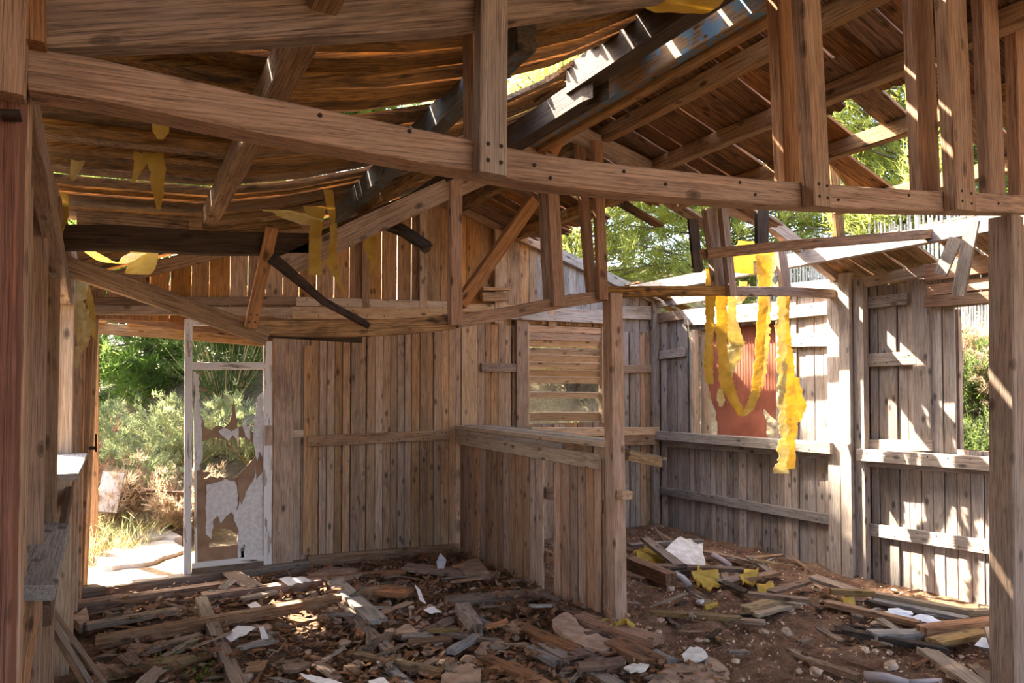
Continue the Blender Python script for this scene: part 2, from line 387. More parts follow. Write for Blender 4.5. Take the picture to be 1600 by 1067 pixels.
for a, b, m in ((-.3, 2.64, 'gable'), (2.66, 4.0, 'gable'), (4.0, XR, 'wall_silver')):
    sweep('gable_rafter', [(a, YB-.0, gable_z(a)-.03), (b, YB-.0, gable_z(b)-.03)], .05, .10, m, wb, (0, 1, 0))
sweep('gable_rafter', [(3.6, YB+.12, gable_z(3.6)+.05), (XR+.1, YB+.12, gable_z(XR+.1)+.03)], .2, .03, 'old_grey', wb, (0, 1, 0))
# small box bracket nailed under the gable
for q in ((752, 452, 794, 452, .05, .03), (752, 464, 792, 464, .03, .09)):
    a, b = PY(q[0], q[1], YB-.05), PY(q[2], q[3], YB-.05); sweep('box_bracket', [a, b], q[4]*2, q[5], 'wall_tan', wb)
# door sill
a, b = PZ(103, 940), PZ(484, 886)
sweep('door_sill', [V3(a.x, YB-.02, .03), V3(bx(484), YB-.02, .03)], .13, .10, 'debris_pale', wb, (0, 1, 0), .008)
# door jamb on the left
sweep('jamb', [(bx(128), YB-.02, 0), (bx(139), YB-.02, 2.14)], .10, .06, 'counter_wood', wb, (0, 1, 0))
sweep('jamb', [(bx(136), YB+.09, 0), (bx(148), YB+.09, 2.14)], .09, .035, 'wall_pale', wb, (0, 1, 0))
# hooks and strike plate
sweep('latch', [PY(139, 700, YB-.08), PY(151, 700, YB-.08)], .012, .025, 'nail', wb, (0, 1, 0), .001)
sweep('latch', [PY(150, 706, YB-.08), PY(150, 678, YB-.08)], .012, .025, 'nail', wb, (1, 0, 0), .001)

# ---- broken white door leaf
d1 = tag(empty('door_1', (bx(355), YB, .08)), 'peeling white door leaf with its panel torn open', 'door', kind='structure')
def dbar(name, q, mat, th=.045, y=YB-.005):
    (x0, y0, x1, y1) = q
    p0, p1 = PY(x0, y0, y), PY(x1, y1, y); return p0, p1
def dstile(xa0, xb0, ya, xa1, xb1, yb, mat='white_paint', name='stile', th=.045, y=YB-.02):
    p0 = (PY(xa0, ya, y)+PY(xb0, ya, y))/2; p1 = (PY(xa1, yb, y)+PY(xb1, yb, y))/2
    wd = (PY(xb0, ya, y)-PY(xa0, ya, y)).length
    return sweep(name, [p0+V3(0, th/2, 0), p1+V3(0, th/2, 0)], wd, th, mat, d1, (1, 0, 0), .004)
dstile(289, 301, 498, 284, 302, 902); dstile(412, 425, 533, 411, 426, 889)
def drail(x0, x1, yt0, yb0, yt1, yb1, mat='white_paint', name='rail', th=.04, y=YB-.015):
    a, b, c, d = PY(x0, yt0, y), PY(x0, yb0, y), PY(x1, yt1, y), PY(x1, yb1, y)
    return sweep(name, [(a+b)/2+V3(0, th/2, 0), (c+d)/2+V3(0, th/2, 0)], th, (a-b).length, mat, d1, (0, 1, 0), .004)
drail(300, 413, 566, 578, 566, 577); drail(300, 400, 497, 509, 498, 510)
drail(300, 413, 888, 902, 876, 889, 'debris_pale'); drail(300, 413, 880, 889, 868, 877, 'white_paint', th=.03)
dstile(302, 306, 580, 301, 312, 888, name='bead', th=.02, y=YB-.012)
def d3(yoff): return lambda x, y: PY(x, y, YB+yoff)
ply_out = [(304, 792), (311, 640), (314, 650), (320, 668), (330, 672), (341, 664), (350, 668), (357, 661), (362, 645), (366, 622), (370, 648), (372, 668), (384, 664), (397, 662), (412, 640), (412, 872), (307, 884)]
holes = [jag([(316, 690), (335, 684), (352, 688), (372, 682), (392, 690), (402, 700), (398, 722), (382, 732), (374, 745), (354, 747), (334, 744), (318, 748), (314, 720)], 5, 2.2, 3),
         jag([(327, 828), (345, 826), (362, 828), (371, 835), (370, 851), (352, 853), (327, 855)], 5, 1.2, 4),
         jag([(391, 664), (399, 663), (399, 673), (393, 676)], 4, 1, 5)]
sheet('broken_panel', jag(ply_out, 5, 1.6, 2), holes, d3(.012), (0, 1, 0), .008, 'plywood', d1)
for i, pl in enumerate([
    [(322, 757), (345, 752), (352, 748), (367, 752), (371, 768), (371, 800), (378, 770), (384, 745), (391, 720), (398, 716), (400, 750), (411, 735), (411, 872), (372, 876), (371, 862), (373, 830), (362, 800), (354, 806), (344, 818), (340, 806), (334, 812), (331, 842), (322, 835)],
    [(304, 584), (311, 584), (312, 640), (316, 670), (316, 715), (308, 745), (303, 770)],
    [(341, 674), (350, 668), (362, 674), (372, 668), (372, 692), (364, 680), (356, 688), (346, 680)],
    [(378, 664), (384, 656), (386, 668), (393, 662), (390, 688), (384, 682)],
    [(396, 690), (399, 640), (403, 620), (411, 612), (411, 715), (405, 705), (402, 720)],
    [(376, 858), (382, 850), (382, 874), (376, 875)]]):
    sheet('paint_layer', jag(pl, 6, 1.3, 20+i), [], d3(.004), (0, 1, 0), .005, 'white_flake', d1)
sheet('splinter', jag([(303, 583), (318, 580), (308, 592), (305, 610)], 5, 1, 31), [], d3(.008), (0, 1, 0), .008, 'plywood', d1)
for q in ([(312, 604), (330, 610), (316, 612)], [(305, 735), (330, 738), (322, 746), (304, 748)], [(372, 742), (400, 712), (398, 745), (384, 770), (378, 790), (372, 770)]):
    sheet('splinter', jag(q, 6, 1, 33), [], d3(.0), (0, 1, 0), .006, 'plywood', d1)
for k in range(9):
    xx = 334+k*7+R.uniform(-2, 2); t0 = 684+R.uniform(-3, 6)
    sheet('splinter', [(xx-1.6, t0), (xx+1.6, t0), (xx+R.uniform(-1.5, 1.5), t0+R.uniform(12, 40))], [], d3(.010), (0, 1, 0), .004, 'plywood', d1)
p = PY(420, 680, YB-.03); sweep('lock_block', [p+V3(0, 0, -.085), p+V3(0, 0, .085)], .06, .03, 'counter_wood', d1, (1, 0, 0))

# ---- louvred window
w1 = tag(empty('window_1', ((xw0+xw1)/2, YB, zw0)), 'louvred wooden window with tilted slats, some missing', 'window', kind='structure')
def slat(ytop, ybot, x0=826, x1=941, mat='wall_pale', tilt=.6, d=.085, dy=0, nm='slat'):
    a = PY(x0, ytop, YB+.03); b = PY(x1, ytop+(ybot-ytop)*.0+3.2*(605-ytop)/100+1, YB+.03)
    s = V3(0, math.cos(tilt), math.sin(tilt))
    return sweep(nm, [a+V3(0, .02, -.02), b+V3(0, .02, -.02)], d, .014, mat, w1, s, .002)
for i, yt in enumerate((533, 545, 556, 567, 579, 590)): slat(yt, yt+12, tilt=-.95+R.uniform(-.06, .06), mat='wall_pale')
slat(614, 626, tilt=-.9); slat(648, 662, tilt=-1.2, d=.1)
for y0, y1 in ((508, 519), (519, 531)):
    a, b, c, d = PY(823, y0, YB+.02), PY(823, y1, YB+.02), PY(945, y0+4, YB+.02), PY(945, y1+4, YB+.02)
    sweep('head_board', [(a+b)/2, (c+d)/2], .03, (a-b).length, 'gable', w1, (0, 1, 0))
sweep('jamb', [(xw0+.02, YB+.02, zw0), (xw0+.02, YB+.02, zw1)], .03, .07, 'wall_pale', w1, (1, 0, 0))
sweep('jamb', [(xw1-.03, YB+.02, zw0), (xw1-.03, YB+.02, zw1)], .05, .07, 'wall_pale', w1, (1, 0, 0), rag=(.01, .01))

# ================================================================== RIGHT WALL
wr = tag(empty('wall_right', (XR, 4.2, 0)), 'grey weathered board wall with two window openings on the right', 'wall', kind='structure')
def rboard(y0, y1, z0, z1, mat, name='board', dx=0.0, th=.02, lean=0.0):
    xx = XR+.03+dx; ym = (y0+y1)/2
    return sweep(name, [(xx, ym, z0), (xx, ym+lean, z1)], abs(y1-y0), th, mat, wr, (0, 1, 0), .003)
ya0, ya1 = ry(1086), ry(1216); za0, za1 = rz(1150, 683), rz(1150, 509)
yb0, yb1 = ry(1478), 1.75; zb0, zb1 = rz(1500, 703), rz(1500, 479)
ypost0, ypost1 = ry(1298), ry(1357)
y = YB-.06
while y > 1.4:
    wd = R.uniform(.072, .10); g = R.uniform(.003, .008); y1 = y-wd
    mt = 'wall_grey' if y > 4.6 else ('wall_silver' if R.random() < .75 else 'wall_grey')
    dx = R.uniform(-.009, .009); ln = R.uniform(-.004, .004); zt = rz(1150, 470)
    if ypost1 < y1 and y < ypost0: y = y1; continue
    if y < ya0 and y1 > ya1:
        rboard(y, y1+g, -.1, za0, mt, dx=dx); rboard(y, y1+g, za1, 2.45, mt, dx=dx)
    elif y < yb0 and y1 > yb1:
        rboard(y, y1+g, -.1, zb0, mt, dx=dx); rboard(y, y1+g, zb1, 2.45, mt, dx=dx)
    else: rboard(y, y1+g, -.1, 2.45+R.uniform(-.02, .02), mt, dx=dx, lean=ln)
    y = y1
def rbacking(y0, y1, z0, z1):
    n = max(1, round((z1-z0)/.22))
    for i in range(n):
        za, zb = z0+(z1-z0)*i/n, z0+(z1-z0)*(i+1)/n
        sweep('backing_board', [(XR+.06, y0, (za+zb)/2), (XR+.06, y1, (za+zb)/2)], .015, zb-za+.006, 'debris', wr, (1, 0, 0), .001)
rbacking(YB+.1, ya0, -.1, 2.45); rbacking(ya0, ya1, -.1, za0); rbacking(ya0, ya1, za1, 2.45); rbacking(ya1, yb0, -.1, 2.45); rbacking(yb0, yb1, -.1, zb0); rbacking(yb1, .9, -.1, 2.45)
def rrail(px0, px1, yt0, yb0, yt1, yb1, mat, th=.03, dx=0.0, nn=0, name='rail'):
    a, b, c, d = PX(px0, yt0, XR), PX(px0, yb0, XR), PX(px1, yt1, XR), PX(px1, yb1, XR)
    h = ((a-b).length+(c-d).length)/2; p0, p1 = (a+b)/2, (c+d)/2; o = V3(-th/2+dx+.018, 0, 0)
    r_ = sweep(name, [p0+o, p1+o], th, h, mat, wr, (1, 0, 0), .004)
    if nn: nails(r_, [p0.lerp(p1, (i+.5)/nn+R.uniform(-.02, .02))+V3(dx+.018-th, 0, R.choice((-1, 1))*h*.25) for i in range(nn)], (-1, 0, 0), .006)
    return r_
# first bay
rrail(1014, 1106, 470, 483, 455, 470, 'wall_silver', .04, -.01); rrail(1106, 1300, 456, 470, 437, 452, 'wall_silver', .04, -.01)
rrail(1027, 1071, 490, 504, 484, 499, 'counter_wood', .03, nn=3)
rrail(1071, 1226, 484, 509, 470, 500, 'wall_silver', .035, -.005, nn=8); rrail(1228, 1298, 478, 499, 471, 491, 'wall_silver', .035, nn=4)
rrail(1229, 1298, 521, 543, 520, 541, 'wall_silver', .035, nn=4)
rrail(1031, 1072, 549, 561, 542, 557, 'wall_grey', .03, nn=3)
rrail(1033, 1308, 672, 687, 692, 708, 'old_grey', .09, -.03, nn=6); rrail(1037, 1306, 688, 697, 704, 718, 'wall_grey', .04, -.01, nn=6)
rrail(1034, 1312, 760, 772, 806, 823, 'old_grey', .035, nn=8)
# window jambs, first opening
rboard(ry(1083), ry(1089), za0, za1, 'wall_pale', 'jamb', -.03, .06); rboard(ry(1089), ry(1099), za0, za1, 'wall_pale', 'jamb', .06, .06)
rboard(ry(1214), ry(1222), za0, za1, 'wall_silver', 'jamb', -.02, .05)
# posts between the bays
for p0, p1, dx, mt in ((1298, 1317, -.05, 'wall_silver'), (1318, 1325, .02, 'wall_tan'), (1324, 1341, -.10, 'wall_silver'), (1341, 1357, -.06, 'wall_silver')):
    rboard(ry(p0), ry(p1), -.08, 2.52 if dx > -.09 else 2.58, mt, 'stud', dx, .07, lean=R.uniform(-.015, .015))
rboard(ry(1018), ry(1029), -.08, 2.6, 'wall_grey', 'stud', -.04, .06)
# second bay
rrail(1337, 1450, 437, 453, 414, 432, 'wall_silver', .05, -.02); rrail(1340, 1418, 466, 484, 457, 475, 'old_grey', .03, nn=4)
rrail(1344, 1432, 553, 574, 549, 570, 'wall_silver', .03, nn=5)
rrail(1354, 1458, 686, 703, 688, 705, 'wall_silver', .03); rrail(1352, 1590, 700, 719, 716, 737, 'wall_silver', .10, -.04, nn=7)
rrail(1358, 1590, 719, 728, 733, 745, 'wall_silver', .05, -.015)
rrail(1360, 1590, 818, 836, 849, 874, 'wall_silver', .035, nn=7)
rrail(1450, 1590, 414, 441, 391, 420, 'counter_wood', .05, -.01); rrail(1449, 1590, 446, 462, 425, 447, 'wall_tan', .03); rrail(1449, 1590, 464, 480, 452, 472, 'counter_wood', .04, -.02)
rboard(ry(1428), ry(1455), zb0, 2.45, 'wall_silver', 'stud', -.02, .04)
rboard(ry(1457), ry(1463), zb0-.02, zb1, 'gable', 'jamb', .05, .12); rboard(ry(1464), ry(1484), zb0-.02, zb1, 'counter_wood', 'jamb', .13, .05)
# ---- torn red panel behind the first opening
w2 = tag(empty('window_2', (XR+.06, (ya0+ya1)/2, za0)), 'window opening closed by a torn brick-red panel', 'window', kind='structure')
rp = jag([(1100, 506), (1222, 500), (1222, 668), (1212, 656), (1204, 650), (1198, 644), (1193, 638), (1189, 644), (1190, 655), (1196, 668), (1199, 690), (1120, 682), (1121, 665), (1117, 640), (1110, 620), (1105, 590)], 6, 1.6, 8)
sheet('red_panel', rp, [], lambda x, y: PX(x, y, XR+.085), (1, 0, 0), .012, 'red_panel', w2)
sheet('red_flap', jag([(1173, 686), (1173, 658), (1180, 646), (1190, 640), (1196, 655), (1198, 689)], 6, 1, 9), [], lambda x, y: PX(x, y, XR+.055), (1, 0, 0), .008, 'red_panel', w2)
for k in range(26):
    yy = ry(1108)+(ry(1220)-ry(1108))*k/25; sweep('rib', [(XR+.074, yy, za0+.28), (XR+.074, yy, za1)], .005, .003, 'red_panel', w2, (0, 1, 0), .001)

# ================================================================== LEFT WALL
wl = tag(empty('wall_left', (-.25, 3.8, 0)), 'dark board wall with studs and a narrow window along the left', 'wall', kind='structure')
def lp(y, z, off=0.0): return V3(XL(y)+off, y, z)
WY0, WY1, WZ0, WZ1 = 3.5, 4.5, 1.22, 2.06
y = -2.4
while y < YB:
    wd = R.uniform(.11, .16); y1 = y+wd; ym = (y+y1)/2
    def lb(z0, z1): return sweep('board', [lp(ym, z0, -.09), lp(ym, z1, -.09)], wd-R.uniform(.003, .012), .02, 'counter_wood', wl, (0, 1, 0), .003)
    if WY0 < ym < WY1: lb(-.1, WZ0); lb(WZ1, 2.40)
    else: lb(-.1, 2.42)
    y = y1
for ys, wd, d, m, z1 in ((1.75, .05, .07, 'red_post', 2.45), (2.2, .08, .09, 'counter_wood', 2.45), (2.52, .05, .07, 'wall_tan', 2.45), (3.0, .07, .08, 'beam', 2.45), (3.44, .06, .10, 'counter_wood', 2.4), (4.56, .07, .10, 'wall_pale', 2.4),
                         (5.1, .06, .09, 'counter_wood', 2.4), (5.6, .07, .09, 'counter_wood', 2.4), (6.05, .08, .10, 'counter_wood', 2.3)):
    sweep('stud', [lp(ys, -.05, -.04), lp(ys, z1, -.04)], wd, d, m, wl, (0, 1, 0))
sweep('sill', [lp(3.45, 1.22, .0), lp(4.5, 1.22, .0)], .17, .03, 'wall_silver', wl, (1, 0, 0)); sweep('lintel', [lp(3.4, 2.10, -.04), lp(4.6, 2.10, -.04)], .08, .09, 'counter_wood', wl, (1, 0, 0))
sweep('top_plate', [lp(1.65, 2.40, -.05), lp(6.2, 2.36, -.05)], .10, .09, 'beam_grey', wl, (1, 0, 0))
sweep('brace', [lp(1.72, 2.36, .02), lp(3.9, 2.05, .0)], .05, .09, 'beam_grey', wl, (1, 0, 0))
sweep('brace', [lp(1.72, .45, .0), lp(2.6, .92, .0)], .04, .10, 'beam', wl, (1, 0, 0))
sweep('rail', [lp(1.6, .62, -.06), lp(6.0, .62, -.06)], .05, .10, 'counter_wood', wl, (1, 0, 0))
sweep('rail', [lp(3.2, .72, -.0), lp(4.6, 1.02, -.0)], .03, .09, 'debris', wl, (1, 0, 0))
# shelf board jutting from the wall
a = tag(sweep('shelf_board', [V3(-.222, 2.42, 1.005), V3(-.245, 3.4, 1.02)], .11, .045, 'old_grey', None, (1, 0, -.15), .006), 'grey shelf board jutting from the dark left wall', 'shelf')
# near post at the left edge with its cleats
lpst = tag(empty('door_post', (-.22, YP, 0)), 'reddish door post at the left edge carrying the near truss', 'post')
sweep('post', [(-.225, YP+.05, -.05), (-.225, YP+.05, 2.46)], .11, .10, 'red_post', lpst, (1, 0, 0), .006)
sweep('stop', [(-.172, YP+.11, -.05), (-.172, YP+.11, 2.20)], .014, .05, 'beam', lpst, (1, 0, 0), .003)
sweep('cleat', [PY(14, -30, YP-.03), PY(6, 150, YP-.03)], .06, .05, 'beam', lpst, (1, 0, 0)); sweep('cleat', [PY(52, -40, YP-.02), PY(54, 72, YP-.02)], .034, .05, 'beam', lpst, (1, 0, 0))
sweep('bolt_cleat', [PY(2, 180, YP-.02), PY(33, 181, YP-.02)], .03, .014, 'nail', lpst, (0, 1, 0), .003)

# ================================================================== NEAR TRUSS
t1 = tag(empty('roof_truss', (1.6, YP, 2.2)), 'near brown timber truss spanning the foreground with hanging web posts', 'truss')
def on(Y, pts, wd, ht, top=True):
    return [PY(x_, y_, Y)+V3(0, wd/2, -ht/2) for x_, y_ in pts]
sweep('bottom_chord', on(YP, [(44, 71), (160, 92), (270, 117), (400, 148), (560, 181), (735, 217), (850, 241), (1000, 260), (1200, 281), (1400, 295), (1620, 305)], .085, .078), .085, .078, 'beam', t1, cham=.005)
ch_ = [o for o in t1.children][0]
nails(ch_, [PY(*q, YP-.001) for q in ((835, 258), (860, 278), (975, 268), (1040, 288), (1156, 285), (1180, 304), (1310, 312), (1420, 305), (1560, 318), (640, 205), (500, 180))], (0, -1, 0), .006)
sweep('top_chord', on(YP, [(40, -6), (360, -8), (690, -16), (1040, -55)], .06, .085), .06, .10, 'debris', t1, cham=.005)
def web(tr, Y, x0, y0, x1, y1, wpx, mat, th=.05, name='web_post', dy=0.0, ref=None, nl=False):
    wd = (PY(x1+wpx/2, y1, Y+dy)-PY(x1-wpx/2, y1, Y+dy)).length*.9
    p0, p1 = PY(x0, y0, Y+dy)+V3(0, th/2, 0), PY(x1, y1, Y+dy)+V3(0, th/2, 0)
    o = sweep(name, [p0, p1], wd, th, mat, tr, (1, 0, 0), .004)
    if nl: nails(o, [p1+(p0-p1).normalized()*s_+V3(dx_, -th/2, 0) for s_ in (.03, .07) for dx_ in (-wd*.22, wd*.25)], (0, -1, 0), .006)
    return o
web(t1, YP, 774, -60, 772, 271, 47, 'beam_grey', .04, dy=-.041, nl=True); web(t1, YP, 743, -60, 745, 240, 14, 'beam', .06, dy=.088)
web(t1, YP, 1226, -60, 1242, 300, 30, 'beam', .05, dy=.088); web(t1, YP, 1266, -60, 1287, 322, 30, 'beam_grey', .05, dy=-.052, nl=True)
web(t1, YP, 1440, -60, 1456, 305, 34, 'beam', .05, dy=.088); web(t1, YP, 1492, -60, 1511, 328, 34, 'beam_grey', .05, dy=-.052, nl=True)
web(t1, YP, 1545, -60, 1561, 305, 26, 'beam', .05, dy=.02); web(t1, YP, 1594, -60, 1604, 330, 20, 'beam', .05, dy=.02)
rpst = tag(sweep('support_post', [PY(1592, 1190, YP)+V3(.02, .05, 0), PY(1588, 336, YP)+V3(.02, .05, 0)], .10, .10, 'beam_grey', None, (1, 0, 0), .006), 'brown square post at the right edge under the near truss', 'post')

# ================================================================== FAR TRUSS
t2 = tag(empty('roof_truss', (2.6, YT, 2.2)), 'far broken truss with a sagging split bottom chord', 'truss')
def pol(pts, wd, ht, mat, name, rag=(0, 0), dy=0.0, rough=0):
    return sweep(name, on(YT+dy, pts, wd, ht), wd, ht, mat, t2, cham=.005, rag=rag, rough=rough)
pol([(84, 392), (240, 446), (420, 512)], .045, .095, 'purlin_wood', 'bottom_chord')
pol([(402, 494), (470, 499), (560, 500), (640, 497), (712, 490)], .06, .095, 'roof_wood', 'bottom_chord', dy=.02)
pol([(396, 510), (470, 514), (557, 520)], .05, .055, 'burnt', 'chord_splinter', (.03, .05), dy=.09)
pol([(716, 492), (800, 478), (880, 462), (950, 452)], .06, .08, 'beam', 'bottom_chord')
pol([(950, 447), (1140, 446), (1152, 446)], .06, .075, 'roof_wood', 'bottom_chord'); pol([(1140, 447), (1240, 448), (1322, 453)], .06, .075, 'beam_grey', 'bottom_chord', dy=.01)
# collapsed top chords
pol([(440, 402), (560, 343), (702, 279)], .07, .12, 'beam_grey', 'top_chord', (.02, .0)); pol([(500, 362), (620, 312), (700, 281)], .05, .09, 'roof_wood', 'top_chord', dy=.09)
pol([(702, 284), (800, 242), (895, 192)], .07, .11, 'beam', 'top_chord')
pol([(893, 188), (1010, 246), (1090, 285), (1212, 340), (1324, 430)], .07, .11, 'beam_grey', 'top_chord')
pol([(905, 200), (1000, 240)], .05, .10, 'beam', 'top_chord', dy=.08)
pol([(92, 350), (200, 352), (330, 361), (488, 364)], .08, .115, 'burnt', 'dark_tie')
pol([(120, 328), (296, 345)], .05, .085, 'roof_wood', 'upper_tie', dy=.10); pol([(318, 356), (470, 340)], .05, .06, 'roof_wood', 'upper_tie', dy=.15)
web(t2, YT, 714, 283, 714, 508, 20, 'beam', .06, dy=-.03); web(t2, YT, 838, 312, 722, 475, 20, 'beam', .07, name='brace', dy=-.01)
web(t2, YT, 426, 356, 392, 512, 22, 'beam', .035, dy=-.04, nl=True)
web(t2, YT, 848, 240, 860, 470, 12, 'beam_grey', .05, dy=.065); web(t2, YT, 862, 240, 875, 478, 20, 'beam', .035, dy=-.04)
web(t2, YT, 908, 225, 928, 464, 14, 'beam', .05, dy=.065); web(t2, YT, 935, 220, 944, 468, 16, 'beam', .04, dy=-.045)
web(t2, YT, 1112, 325, 1128, 448, 18, 'beam_grey', .06, dy=.06); web(t2, YT, 1133, 325, 1147, 462, 12, 'beam_grey', .05, dy=-.04)
web(t2, YT, 1222, 385, 1231, 452, 14, 'beam_grey', .05, dy=.03); web(t2, YT, 878, 205, 862, 238, 22, 'beam', .04, name='gusset', dy=-.03)
# split splinter hanging under the chord
tag(sweep('split_splinter', [PY(430, 408, YT-.05), PY(465, 436, YT-.05), PY(505, 470, YT-.05), PY(560, 500, YT-.05)], .04, .05, 'burnt', None, rag=(.03, .08), rough=.006, taper=.6),
    'dark split splinter hanging diagonally below the far truss', 'splinter')
tag(sweep('charred_branch', [PY(596, 350, YT+.3), PY(630, 362, YT+.1), PY(664, 384, YT-.1)], .055, .05, 'burnt', None, rag=(.03, .05), rough=.010), 'charred black timber stub poking out under the far truss', 'timber')
tag(sweep('dangling_beam', [PY(1110, 396, 3.1), PY(1250, 382, 2.95), PY(1400, 370, 2.8), PY(1545, 358, 2.65)], .05, .062, 'debris', None, rag=(.08, .12)), 'long grey broken batten hanging level under the roof hole', 'batten')
cp = PZ(963, 968)
post = tag(sweep('support_post', [(2.985, YT-.0, -.05), (2.955, YT+.0, 2.25)], .105, .10, 'counter_wood', None, (1, 0, 0), .006), 'brown square post standing at the end of the counter', 'post')
pb = sweep('cleat', [PY(968, 773, YT-.09), PY(984, 773, YT-.09)], .06, .055, 'wall_pale', post, (0, 1, 0)); nails(pb, [PY(972, 775, YT-.12), PY(981, 775, YT-.12)], (0, -1, 0), .006)
sweep('side_stud', [V3(3.05, YT+.07, .0), V3(3.05, YT+.07, 1.12)], .05, .06, 'beam', post, (1, 0, 0))

# ================================================================== COUNTER
ct = tag(empty('counter', (2.9, 5, 0)), 'board-fronted bar counter with loose plank top running to the back wall', 'counter')
c0, c1 = V3(2.885, YB-.03, 0), V3(2.93, YT+.06, 0)
def cpt(t, z, off=0.0): p = c0.lerp(c1, t); return V3(p.x+off, p.y, z)
CL = (c1-c0).length; t = .012; i = 0
while t < .985:
    wd = R.uniform(.085, .125)/CL; tm = t+wd/2
    if .640 < tm < .735:
        t += wd*.5; continue
    if t+wd > 1: wd = 1-t
    sweep('front_board', [cpt(tm, -.02+R.uniform(-.03, .01), .01+R.uniform(-.010, .010)), cpt(tm+R.uniform(-.002, .002), 1.10, .01+R.uniform(-.005, .005))], wd*CL-R.uniform(.006, .012), .02, R.choice(('counter_wood', 'counter_wood', 'wall_tan')), ct, (0, 1, 0), .004)
    t += wd
sweep('apron', [cpt(.02, 1.095, -.015), cpt(.985, 1.075, -.015)], .025, .11, 'wall_pale', ct, (1, 0, 0)); sweep('apron', [cpt(.0, 1.165, -.01), cpt(.64, 1.16, -.01)], .03, .035, 'wall_pale', ct, (1, 0, 0))
sweep('apron', [cpt(.38, 1.165, -.03), cpt(.80, 1.155, -.03)], .02, .045, 'wall_silver', ct, (1, 0, 0)); sweep('bracket', [cpt(.80, 1.16, .0), cpt(.86, 1.155, .0)], .06, .05, 'counter_wood', ct, (1, 0, 0))
for k, (o_, e0, e1) in enumerate(((.03, -.01, 1.015), (.135, .0, .97), (.24, .0, .93), (.34, .005, .62))):
    sweep('top_plank', [cpt(e0, 1.205+R.uniform(-.004, .004), o_-.02), cpt(e1, 1.20, o_-.02)], .10, .03, 'old_grey' if k % 2 else 'wall_pale', ct, (1, 0, 0), .004, rag=(0, .02))
for z in (.25, .75): sweep('back_rail', [cpt(.0, z, .05), cpt(.99, z, .05)], .04, .09, 'counter_wood', ct, (1, 0, 0))
tag(sweep('broken_rail', [PY(978, 711, YT+.05), PY(1028, 722, YT+.25)], .05, .07, 'debris_yellow', None, rag=(0, .03)), 'broken yellowish rail stub sticking out right of the counter post', 'timber')
tag(sweep('broken_rail', [PY(978, 704, YT+.1), PY(1034, 716, YT+.4)], .07, .025, 'debris_pale', None, rag=(0, .03)), 'thin broken plank stub lying above the yellowish rail stub', 'timber')

# ================================================================== CEILING
ce = tag(empty('ceiling', (2.6, 3, 3)), 'sagging board roof underside with purlins and large holes', 'ceiling', kind='structure')
KL = [(-.60, 2.500), (-.2, 2.505), (.35, 2.535), (.75, 2.63), (1.1, 2.75), (1.5, 2.93), (1.95, 3.20), (2.35, 3.42), (2.62, 3.52)]
def zl(x, y):
    for (a, za), (b, zb) in zip(KL, KL[1:]):
        if x <= b: s = za+(zb-za)*(x-a)/(b-a); break
    else: s = KL[-1][1]
    if y > 4.2:
        f = min(1, (y-4.2)/1.2); s = s*(1-f)+f*(gable_z(x)+.06)
    return s
def zr(x): return 3.50-.32*(x-2.62)
def roofL(y0, y1, x0, x1, mat='roof_wood', rag=(0, 0), drop=0.0):
    xs = [x0]+[k[0] for k in KL if x0+.08 < k[0] < x1-.08]+[x1]; ym = (y0+y1)/2; tl = R.uniform(-.02, .02) if y0 < 2.9 else R.uniform(-.003, .003)
    dz = R.uniform(-.022, .020) if y0 < 2.9 else R.uniform(-.012, .012)
    return sweep('roof_board', [(x_, ym+tl*(x_-1), zl(x_, ym)+.012+dz+drop*(x_-x0)) for x_ in xs], y1-y0, .02, mat, ce, (0, 1, 0), .003, rag=rag, twist=R.uniform(-.03, .03))
y = -2.4
while y < 4.25:
    wd = R.uniform(.085, .14); g = R.choice((.002, .002, .003, .003, .005, .012)) if y < 2.9 else R.choice((.002, .003, .011))
    if 2.26 < y < 2.86: roofL(y, y+wd-g, -.55, R.uniform(1.18, 1.30), rag=(0, .08)); roofL(y, y+wd-g, 1.80, 2.62, rag=(.08, 0))
    elif 3.3 < y < 3.95:  roofL(y, y+wd-g, -.55, 1.75, rag=(0, .02)); roofL(y, y+wd-g, 1.74, 2.62, rag=(.02, 0))
    elif 2.95 < y <= 3.3: roofL(y, y+wd-g, -.55, 2.05, rag=(0, .03)); roofL(y, y+wd-g, 2.04, 2.62)
    else: roofL(y, y+wd-g, -.55, 2.62, rag=(0, .06))
    y += wd
while y < 6.35:
    wd = R.uniform(.13, .18)
    roofL(y, y+wd-.004, .25 if y < 4.7 else -.5, 2.62)
    y += wd
def roofR(y0, y1, x0, x1, rag=(0, 0), lift=0.0, mat='roof_red'):
    ym = (y0+y1)/2; tl = R.uniform(-.03, .03); dz = R.uniform(-.004, .012)
    return sweep('roof_board', [(x0, ym, zr(x0)+.012+dz), (x1, ym+tl*(x1-x0), zr(x1)+.012+dz+lift)], y1-y0, .02, mat, ce, (0, 1, 0), .003, rag=rag, twist=R.uniform(-.04, .04))
y = -2.4
while y < 6.4:
    wd = R.uniform(.12, .18); g = R.choice((.003, .004, .006, .010)); ym = y+wd/2
    if ym < 2.05: xe, rg = 5.75, (0, 0)
    elif ym < 2.5: xe, rg = R.uniform(3.5, 3.6), (0, .03)
    elif ym < 3.0: xe, rg = R.uniform(3.86, 3.92), (0, .03)
    elif ym < 3.6: xe, rg = R.choice((3.9, 4.25)), (0, .05)
    elif ym < 4.3: xe, rg = R.choice((3.95, 4.5)), (0, .06)
    else: xe, rg = R.uniform(3.55, 3.8), (0, .10)
    roofR(y, y+wd-g, 2.62, xe, rg)
    y += wd
roofR(2.72, 2.86, 3.35, 4.62, (.0, .02)); roofR(2.2, 2.36, 3.2, 3.92)
